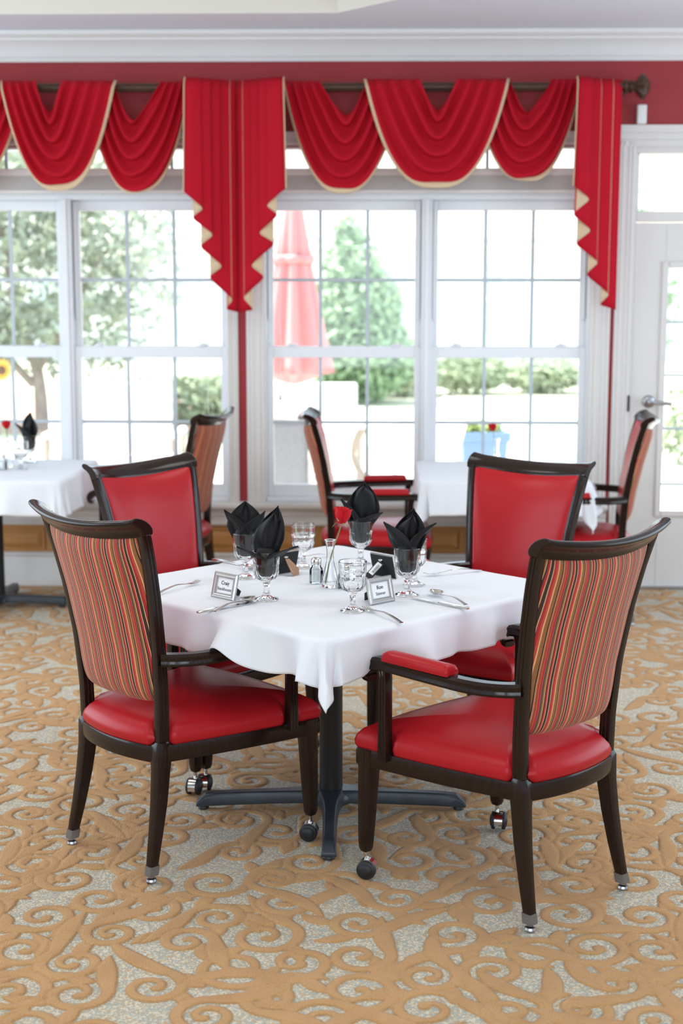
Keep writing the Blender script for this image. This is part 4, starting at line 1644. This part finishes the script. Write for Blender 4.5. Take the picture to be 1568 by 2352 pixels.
# ------------------------------------------------------------------ salt, pepper, bud vases with roses
def shaker(loc, fill_mat, label, z=0.7352, level=0.046):
    root = thing('shaker', label, 'shaker', (loc[0], loc[1], z), 0.35, 'glass table shakers')
    m = MB()
    octa = lambda a, zz: (1 / max(math.cos(((a + PI / 8) % (PI / 4)) - PI / 8), 0.9)) * 0.97 if zz < 0.050 else 1
    m.lathe([(0.001, 0.0), (0.019, 0.0), (0.0208, 0.002), (0.0208, 0.040), (0.0195, 0.046), (0.0150, 0.053), (0.0140, 0.064), (0.0125, 0.064), (0.0135, 0.053), (0.0178, 0.045), (0.0190, 0.039), (0.0190, 0.005), (0.001, 0.004)], 48, None, octa)
    m.build('jar', M_jar, root, angle=30)
    m = MB()
    m.lathe([(0.001, 0.0050), (0.0178, 0.0056), (0.0178, 0.038), (0.0168, 0.0435), (0.0140, level), (0.001, level + 0.002)], 32)
    m.build('filling', fill_mat, root)
    m = MB()
    m.lathe([(0.0148, 0.059), (0.0162, 0.060), (0.0158, 0.0625), (0.0166, 0.0645), (0.0160, 0.067), (0.0166, 0.0695), (0.0160, 0.072), (0.0162, 0.0745), (0.0150, 0.0785), (0.011, 0.0815), (0.001, 0.083)], 36)
    m.build('lid', M_steel, root, angle=60)
    return root


shaker((-0.079, 4.397), M_salt, 'salt shaker with a steel lid left of the bud vase', level=0.044)
shaker((0.011, 4.310), M_pepper, 'pepper shaker with a steel lid behind the front empty goblet', level=0.040)
shaker((-1.755, 7.33), M_salt, 'salt shaker on the left window table')


def bud_vase(loc, label, z=0.7352, tw=1.0):
    m = MB()
    prof = [(0.001, 0.0), (0.024, 0.0), (0.0262, 0.003), (0.0262, 0.012), (0.0235, 0.030), (0.0175, 0.055), (0.0125, 0.078), (0.0105, 0.098), (0.0110, 0.120), (0.0140, 0.138), (0.0172, 0.146), (0.0176, 0.1485),
            (0.0160, 0.1485), (0.0128, 0.138), (0.0094, 0.120), (0.0088, 0.098), (0.0105, 0.078), (0.0150, 0.055), (0.0205, 0.030), (0.0225, 0.014), (0.001, 0.011)]
    m.lathe(prof, 48, None, lambda a, zz: 1 + (0.045 * math.cos(12 * (a + 9 * zz * tw)) if 0.004 < zz < 0.135 else 0))
    o = m.build('bud_vase', M_glass, angle=60)
    o.location = (loc[0], loc[1], z)
    return tag(o, label, 'vase', 'clear glass bud vases')


def rose(loc, head, label, z=0.7352, k=1.0, seed=1):
    """stem foot at loc, flower at head (relative x, y, z)"""
    root = thing('rose', label, 'flower', (loc[0], loc[1], z), 0, 'single red roses')
    hx, hy, hz = head
    foot = Vector((-0.014, -0.006, 0.013))
    P = smooth_path([foot, Vector((-0.006, -0.002, 0.060)), Vector((hx * 0.30, hy * 0.3, hz * 0.62)), Vector((hx * 0.85, hy * 0.9, hz * 0.90)), Vector((hx, hy, hz))], 6)
    m = MB()
    m.tube(P, lambda t: lerp(0.0024, 0.0020, t), 8)
    m.build('stem', M_stem, root)
    ax = (P[-1] - P[-3]).normalized()
    Q = Vector((0, 0, 1)).rotation_difference((ax + Vector((0.0, 0, 0.7))).normalized()).to_matrix().to_4x4()
    Mh_ = Matrix.Translation((hx, hy, hz)) @ Q
    rng = random.Random(seed)
    fl = MB()
    # closed heart of the bud
    fl.lathe([(0.003, 0.002), (0.010, 0.006), (0.0125, 0.016), (0.010, 0.030), (0.006, 0.040), (0.002, 0.041)], 14, Mh_ @ Matrix.Scale(k, 4))
    head_o = fl.build('flower_heart', M_rose, root, angle=180)
    for i in range(15):
        az = i * 2.39996 + rng.uniform(-0.2, 0.2)
        lay = i / 14
        rb = lerp(0.008, 0.0195, lay) * k
        hp = lerp(0.044, 0.040, lay) * k
        wd = lerp(1.5, 1.05, lay)
        fla = lerp(-0.004, 0.0035, lay ** 2) * k

        def fn(a, b, az=az, rb=rb, hp=hp, wd=wd, fla=fla, lay=lay):
            x = (2 * a - 1)
            th = az + x * wd * (0.55 + 0.45 * math.sin(PI * min(1, b * 0.75 + 0.1)))
            r = rb * (0.20 + 0.92 * math.sin(PI * (0.10 + 0.58 * b))) + fla * b ** 3 + 0.003 * k * lay * max(0, b - 0.85) / 0.15
            zz = hp * b * (1 - 0.13 * x * x * b) + 0.002 * k
            return tuple(Mh_ @ Vector((r * math.cos(th), r * math.sin(th), zz)))
        pm = MB()
        pm.grid(fn, 8, 8)
        pm.build('petal', M_rose, root, angle=180, solid=0.0006)
    for i in range(5):
        az = i * 2 * PI / 5 + 0.3
        dr = (-0.016, 0.012, -0.022, 0.008, -0.014)[i] * k

        def fs(a, b, az=az, dr=dr):
            x = (2 * a - 1) * 0.0045 * k * (1 - b) ** 0.6
            r = 0.004 * k + 0.019 * k * b
            zz = 0.004 * k + dr * b * b + 0.006 * k * b
            return tuple(Mh_ @ Vector((r * math.cos(az) - x * math.sin(az), r * math.sin(az) + x * math.cos(az), zz)))
        pm = MB()
        pm.grid(fs, 3, 6)
        pm.build('sepal', M_sepal, root, angle=180, solid=0.0006)
    return root


bud_vase((-0.035, 4.336), 'fluted glass bud vase between the salt and pepper shakers')
rose((-0.035, 4.336), (0.034, 0.010, 0.196), 'red rose in the bud vase on the set table', k=1.2)
bud_vase((0.822, 7.50), 'glass bud vase on the right window table')
rose((0.822, 7.50), (-0.022, 0.0, 0.186), 'red rose in the bud vase on the right window table', k=0.95, seed=5)
bud_vase((-1.755, 7.46), 'glass bud vase on the left window table')
rose((-1.755, 7.46), (-0.006, 0.0, 0.200), 'red rose in the bud vase on the left window table', k=1.0, seed=9)

# ------------------------------------------------------------------ the garden outside
GZ = -0.15
M_lawn = mat('summer_lawn', (0.52, 0.52, 0.40), 0.95, noise=0.35, nscale=3)
M_patio = mat('pale_concrete', (0.66, 0.63, 0.58), 0.9, noise=0.1, nscale=4)
M_mulch = mat('red_mulch', (0.45, 0.31, 0.25), 0.95, noise=0.5, nscale=12)
M_siding = mat('pale_siding', (0.80, 0.79, 0.75), 0.7)
M_bwin = mat('far_window_glass', (0.50, 0.58, 0.60), 0.3)
M_shut = mat('white_trim_outside', (0.85, 0.85, 0.85), 0.6)
M_roof = mat('grey_shingles', (0.42, 0.40, 0.38), 0.9, noise=0.3, nscale=8)
M_leafA = mat('shrub_leaves', (0.30, 0.42, 0.24), 0.55, noise=0.45, nscale=2.5)
M_leafB = mat('hedge_leaves', (0.34, 0.40, 0.25), 0.6, noise=0.4, nscale=2.0)
M_leafC = mat('tree_leaves', (0.33, 0.37, 0.27), 0.5, noise=0.5, nscale=1.6)
M_bark = mat('bark', (0.34, 0.28, 0.24), 0.9, noise=0.4, nscale=10)
M_canvas = mat('red_umbrella_canvas', (0.66, 0.28, 0.27), 0.8)
M_garden = mat('white_garden_furniture', (0.84, 0.82, 0.79), 0.6)
M_mesh = mat('grey_mesh_sling', (0.30, 0.34, 0.37), 0.7, noise=0.2, nscale=60)
M_tan = mat('tan_resin', (0.40, 0.35, 0.29), 0.6)
M_blue = mat('blue_glazed_planter', (0.22, 0.36, 0.62), 0.35)
M_yellow = mat('yellow_petals', (0.60, 0.36, 0.05), 0.6)
M_brown = mat('brown_disc', (0.14, 0.08, 0.05), 0.8)

struct(MB().box(-40, 40, 8.06, 60, GZ - 0.2, GZ).build('lawn', M_lawn, smooth=False), 'sunlit lawn beyond the windows')
struct(MB().box(-8, 8, 8.06, 15.5, GZ, GZ + 0.012).build('patio', M_patio, smooth=False), 'pale concrete patio outside the windows')
struct(MB().box(-12, -0.9, 18.5, 25.5, GZ, GZ + 0.02).build('mulch_bed', M_mulch, smooth=False), 'reddish mulch bed under the tree')


def leaves(mb, blobs, n, size, seed):
    """leaf blades scattered through ellipsoid blobs (cx, cy, cz, rx, ry, rz)"""
    rng = random.Random(seed)
    vol = [b[3] * b[4] * b[5] for b in blobs]
    for i in range(n):
        b = rng.choices(blobs, vol)[0]
        while True:
            p = Vector((rng.uniform(-1, 1), rng.uniform(-1, 1), rng.uniform(-1, 1)))
            if 0.35 < p.length < 1:
                break
        c = Vector((b[0] + p.x * b[3], b[1] + p.y * b[4], b[2] + p.z * b[5]))
        u = Vector((rng.gauss(0, 1), rng.gauss(0, 1), rng.gauss(0, 1))).normalized()
        v = u.orthogonal().normalized()
        s = size * rng.uniform(0.7, 1.4)
        mb.add([c - u * s, c + v * s * 0.42 + u * 0.1 * s, c + u * s, c - v * s * 0.42 + u * 0.1 * s], [(0, 1, 2, 3)])


def plant(name, label, cat, loc, blobs, n, size, leaf_mat, seed, trunk=None, group=None):
    root = thing(name, label, cat, loc, 0, group)
    m = MB()
    leaves(m, blobs, n, size, seed)
    f = m.build('foliage', leaf_mat, root, smooth=False)
    f['kind'] = 'stuff'
    t = MB()
    for (path, r) in (trunk or [([(0, 0, 0), (0.02, 0, blobs[0][2])], 0.03)]):
        t.tube(smooth_path(path, 4), lambda k, r=r: r * (1 - 0.6 * k), 8)
    t.build('stem', M_bark, root)
    return root


plant('tall_shrub', 'tall green conical shrub behind the red umbrella', 'shrub', (0.30, 24.0, GZ),
      [(0, 0, 0.8, 0.95, 0.9, 0.8), (-0.05, 0, 1.6, 0.78, 0.7, 0.75), (-0.12, 0, 2.3, 0.52, 0.5, 0.6), (-0.2, 0, 2.8, 0.28, 0.3, 0.4)], 5200, 0.085, M_leafA, 1)
for i, (x, y, wd, h, lab) in enumerate(((1.0, 25.5, 0.85, 0.78, 'low round bush next to the tall shrub'), (2.3, 26.2, 0.8, 0.70, 'low bush in the hedge row, second from the shrub'),
                                        (3.7, 26.4, 0.8, 0.62, 'low bush in the hedge row, third from the shrub'), (5.0, 26.3, 0.75, 0.60, 'low bush in the hedge row near the door glass'),
                                        (-2.1, 20.0, 0.75, 0.62, 'rounded bush at the right of the left window view'), (-3.1, 20.6, 0.7, 0.55, 'small bush beside the tree in the left window view'))):
    plant('garden_bush', lab, 'bush', (x, y, GZ), [(0, 0, h * 0.55, wd, 0.6, h * 0.55), (0.3, 0.1, h * 0.7, wd * 0.5, 0.5, h * 0.4)], 1900, 0.062, M_leafB, 10 + i, group='low bushes along the lawn')
plant('garden_bush', 'leafy bush seen through the door glass', 'bush', (4.05, 15.0, GZ), [(0, 0, 0.45, 0.8, 0.6, 0.55), (0.3, 0, 0.8, 0.5, 0.4, 0.35)], 1800, 0.055, M_leafB, 31, group='low bushes along the lawn')
plant('ornamental_tree', 'loose leafy tree filling the left window', 'tree', (-4.2, 19.0, GZ),
      [(0.0, 0, 2.0, 1.9, 1.2, 1.0), (-0.8, 0.2, 2.9, 1.8, 1.2, 0.9), (1.0, 0, 2.7, 1.2, 1.0, 0.8), (0.6, 0, 1.3, 1.2, 0.9, 0.6), (-1.2, 0, 1.5, 1.3, 1.0, 0.9), (0.3, 0, 3.3, 1.8, 1.1, 0.6), (1.7, 0, 2.0, 0.5, 0.5, 0.6)], 6200, 0.082, M_leafC, 44,
      trunk=[([(0.2, 0, 0), (0.15, 0, 0.8), (-0.1, 0, 1.6), (-0.3, 0, 2.8)], 0.10), ([(0.15, 0, 0.8), (0.6, 0, 1.5), (1.1, 0, 2.4)], 0.06), ([(0.1, 0, 0.6), (-0.7, 0, 1.5), (-1.2, 0, 2.4)], 0.06)])
plant('small_tree', 'sparse young tree at the right of the right window view', 'tree', (5.45, 27.0, GZ),
      [(0.0, 0, 2.6, 0.8, 0.6, 0.8), (0.5, 0, 1.5, 0.45, 0.5, 0.8), (-0.3, 0, 3.4, 0.7, 0.5, 0.5)], 900, 0.085, M_leafA, 61, trunk=[([(0.2, 0, 0), (0.15, 0, 1.2), (0, 0, 3)], 0.06)])

# building across the lawn
bl = thing('house', 'pale sided house across the lawn', 'building', (0, 40, GZ))
m = MB()
for k in range(24):
    z0 = k * 0.13
    m.box(-14, 14, 0.0 + 0.0, 0.30, z0, z0 + 0.125)
    m.box(-14, 14, -0.012, 0.0, z0, z0 + 0.02)
m.build('siding_wall', M_siding, bl, smooth=False)
m = MB()
m.box(-14.6, 14.6, -0.7, 0.4, 3.10, 3.32)
m.build('soffit', M_shut, bl, smooth=False)
m = MB()
m.add([(-14.8, -0.8, 3.32), (14.8, -0.8, 3.32), (14.8, 5, 6.2), (-14.8, 5, 6.2), (-14.8, -0.8, 3.25), (14.8, -0.8, 3.25)], [(0, 1, 2, 3), (4, 5, 1, 0)])
m.build('roof', M_roof, bl, smooth=False)
for (x0, x1) in ((1.15, 1.83), (3.98, 4.45), (4.62, 5.10), (-4.60, -3.82), (-3.64, -2.86), (-8.6, -7.9), (7.6, 8.3)):
    z0, z1 = 0.72, 2.72
    if x0 < -2:
        z0, z1 = 0.60, 2.2
    m = MB()
    for q in ((x0 - 0.09, x0, z0 - 0.09, z1 + 0.09), (x1, x1 + 0.09, z0 - 0.09, z1 + 0.09), (x0, x1, z0 - 0.09, z0), (x0, x1, z1, z1 + 0.09), (x0, x1, (z0 + z1) / 2 - 0.08, (z0 + z1) / 2 + 0.08)):
        m.box(q[0], q[1], -0.06, 0.0, q[2], q[3])
    wf = m.build('house_window', M_shut, bl, smooth=False)
    for (a, b) in ((z0, (z0 + z1) / 2 - 0.08), ((z0 + z1) / 2 + 0.08, z1)):
        MB().box(x0, x1, -0.03, -0.02, a, b).build('window_pane', M_bwin, wf, smooth=False)
        g = MB()
        for k in (1, 2):
            g.box(lerp(x0, x1, k / 3) - 0.012, lerp(x0, x1, k / 3) + 0.012, -0.045, -0.03, a, b)
        g.box(x0, x1, -0.045, -0.03, (a + b) / 2 - 0.012, (a + b) / 2 + 0.012)
        g.build('window_grid', M_shut, wf, smooth=False)

# closed patio umbrella
um = thing('patio_umbrella', 'closed red patio umbrella standing on the patio', 'umbrella', (-0.42, 12.5, GZ))
m = MB()
m.lathe([(0.020, 0.0), (0.020, 2.75), (0.001, 2.76)], 14)
m.build('pole', M_garden, um)
m = MB()
prof = [(0.03, 2.72), (0.07, 2.60), (0.11, 2.30), (0.135, 2.12), (0.13, 2.08), (0.16, 1.90), (0.22, 1.55), (0.285, 1.20), (0.30, 1.12)]
m.lathe(prof, 64, None, lambda a, z: 1 + 0.20 * math.cos(8 * a) * min(1, (2.75 - z) / 0.8), cap=False)
cn = m.build('canopy', M_canvas, um, angle=60, solid=0.004)
m = MB()
m.lathe([(0.150, 2.13), (0.165, 2.09), (0.150, 2.05)], 40, None, lambda a, z: 1 + 0.12 * math.cos(8 * a), cap=False)
m.build('tie_band', M_canvas, cn, solid=0.004)
m = MB()
m.lathe([(0.30, 1.125), (0.20, 1.10), (0.12, 1.05), (0.05, 1.02)], 48, None, lambda a, z: 1 + 0.25 * math.cos(8 * a), cap=False)
m.build('folded_hem', M_canvas, cn, solid=0.004)
m = MB()
m.lathe([(0.001, 0), (0.24, 0), (0.24, 0.05), (0.05, 0.09), (0.03, 0.25), (0.001, 0.25)], 24)
m.build('stand', M_garden, um)


def garden_bench(x0, x1, y, top, label, rz=0.0):
    w_ = x1 - x0
    r = thing('garden_bench', label, 'bench', ((x0 + x1) / 2, y, GZ + 0.012), rz, 'white garden benches')
    h = top - GZ
    m = MB().box(-w_ / 2 + 0.05, w_ / 2 - 0.05, -0.03, 0.05, 0.50, h)
    m.build('backrest', M_garden, r, bevel=0.03)
    MB().box(-w_ / 2 + 0.04, w_ / 2 - 0.04, 0.0, 0.60, 0.36, 0.48).build('seat', M_garden, r, bevel=0.03)
    for s in (-1, 1):
        x = s * (w_ / 2 - 0.03)
        MB().box(x - 0.03, x + 0.03, -0.05, 0.62, 0.62, 0.67).build('armrest', M_garden, r, bevel=0.01)
        for yy in (-0.01, 0.57):
            MB().tube([(x, yy, 0), (x, yy, 0.64)], 0.024, 8).build('leg', M_tan, r)
    return r


garden_bench(-2.42, -1.32, 11.5, 0.935, 'white garden bench outside the left window')
garden_bench(-0.95, 0.20, 13.6, 0.80, 'white garden bench behind the umbrella')


def patio_chair(loc, rz, frame_m, sling_m, label, k=1.0):
    r = thing('patio_chair', label, 'garden chair', (loc[0], loc[1], GZ + 0.012), rz, 'patio chairs outside')

    def P(x, y, z):
        return Vector((x * k, y * k, z * k))
    m = MB()
    m.grid(lambda a, b: P(lerp(-0.25, 0.25, a), lerp(-0.20, -0.33, b) - 0.03 * math.sin(PI * a), lerp(0.46, 0.96, b)), 10, 8)
    m.build('backrest', sling_m, r, angle=180, solid=0.012)
    m = MB()
    m.grid(lambda a, b: P(lerp(-0.25, 0.25, a), lerp(-0.22, 0.27, b), 0.42 - 0.02 * math.sin(PI * b)), 8, 8)
    m.build('seat', sling_m, r, angle=180, solid=0.012)
    for s in (-1, 1):
        m = MB()
        m.tube([P(s * 0.27, -0.36, 0.98), P(s * 0.27, -0.20, 0.46), P(s * 0.27, -0.28, 0.0)], 0.016, 8)
        m.build('rear_leg', frame_m, r)
        m = MB()
        m.tube(smooth_path([P(s * 0.27, 0.30, 0.0), P(s * 0.27, 0.27, 0.42), P(s * 0.29, 0.24, 0.62), P(s * 0.29, 0.10, 0.66), P(s * 0.28, -0.24, 0.64)], 5), 0.016, 8)
        m.build('front_leg', frame_m, r)
    MB().tube([P(-0.27, -0.355, 0.97), P(0.27, -0.355, 0.97)], 0.016, 8).build('back_bar', frame_m, r)
    return r


patio_chair((-0.50, 9.75), 0.1, M_garden, M_mesh, 'grey mesh patio chair close outside the right window')
patio_chair((0.56, 10.9), 1.9, M_garden, M_garden, 'pale patio chair left of the blue planter')
pt_ = thing('patio_table', 'round patio table under the umbrella', 'garden table', (-0.05, 11.5, GZ + 0.012))
MB().lathe([(0.001, 0.745), (0.52, 0.745), (0.54, 0.760), (0.52, 0.775), (0.001, 0.775)], 40).build('table_top', M_garden, pt_)
for k in range(4):
    a = PI / 4 + k * PI / 2
    c_, s_ = math.cos(a), math.sin(a)
    MB().tube(smooth_path([(0.44 * c_, 0.44 * s_, 0), (0.36 * c_, 0.36 * s_, 0.25), (0.20 * c_, 0.20 * s_, 0.50), (0.34 * c_, 0.34 * s_, 0.74)], 5), 0.02, 8).build('leg', M_tan, pt_)
pl = thing('planter', 'square blue glazed planter with low greenery', 'planter', (1.14, 11.6, GZ + 0.012), 0.1)
m = MB()
rings = []
for (hw, z) in ((0.15, 0), (0.185, 0.60), (0.205, 0.61), (0.205, 0.68), (0.17, 0.68), (0.16, 0.60)):
    rings.append([(-hw, -hw, z), (hw, -hw, z), (hw, hw, z), (-hw, hw, z)])
m.loft(rings)
m.build('pot', M_blue, pl, smooth=False)
m = MB()
leaves(m, [(0, 0, 0.70, 0.17, 0.17, 0.06)], 500, 0.03, 77)
f = m.build('foliage', M_sepal, pl, smooth=False)
f['kind'] = 'stuff'
sf = thing('sunflower_ornament', 'yellow sunflower garden ornament at the left edge', 'ornament', (-3.10, 13.0, GZ))
MB().tube([(0, 0, 0), (0.01, 0, 1.10)], 0.008, 8).build('stake', M_leafA, sf)
m = MB()
m.lathe([(0.001, -0.02), (0.035, -0.015), (0.04, 0.0), (0.001, 0.01)], 18, Matrix.Translation((0.01, -0.02, 1.11)) @ Matrix.Rotation(PI / 2, 4, 'X'))
m.build('flower_disc', M_brown, sf)
for k in range(14):
    a = 2 * PI * k / 14
    m = MB()
    m.grid(lambda u, v, a=a: (0.01 + (0.03 + 0.075 * v) * math.cos(a) - (2 * u - 1) * 0.018 * math.sin(PI * (0.15 + 0.8 * v)) * math.sin(a), -0.01 - 0.02 * math.sin(PI * v),
                              1.11 + (0.03 + 0.075 * v) * math.sin(a) + (2 * u - 1) * 0.018 * math.sin(PI * (0.15 + 0.8 * v)) * math.cos(a)), 3, 6)
    m.build('ray_petal', M_yellow, sf, angle=180, solid=0.003)
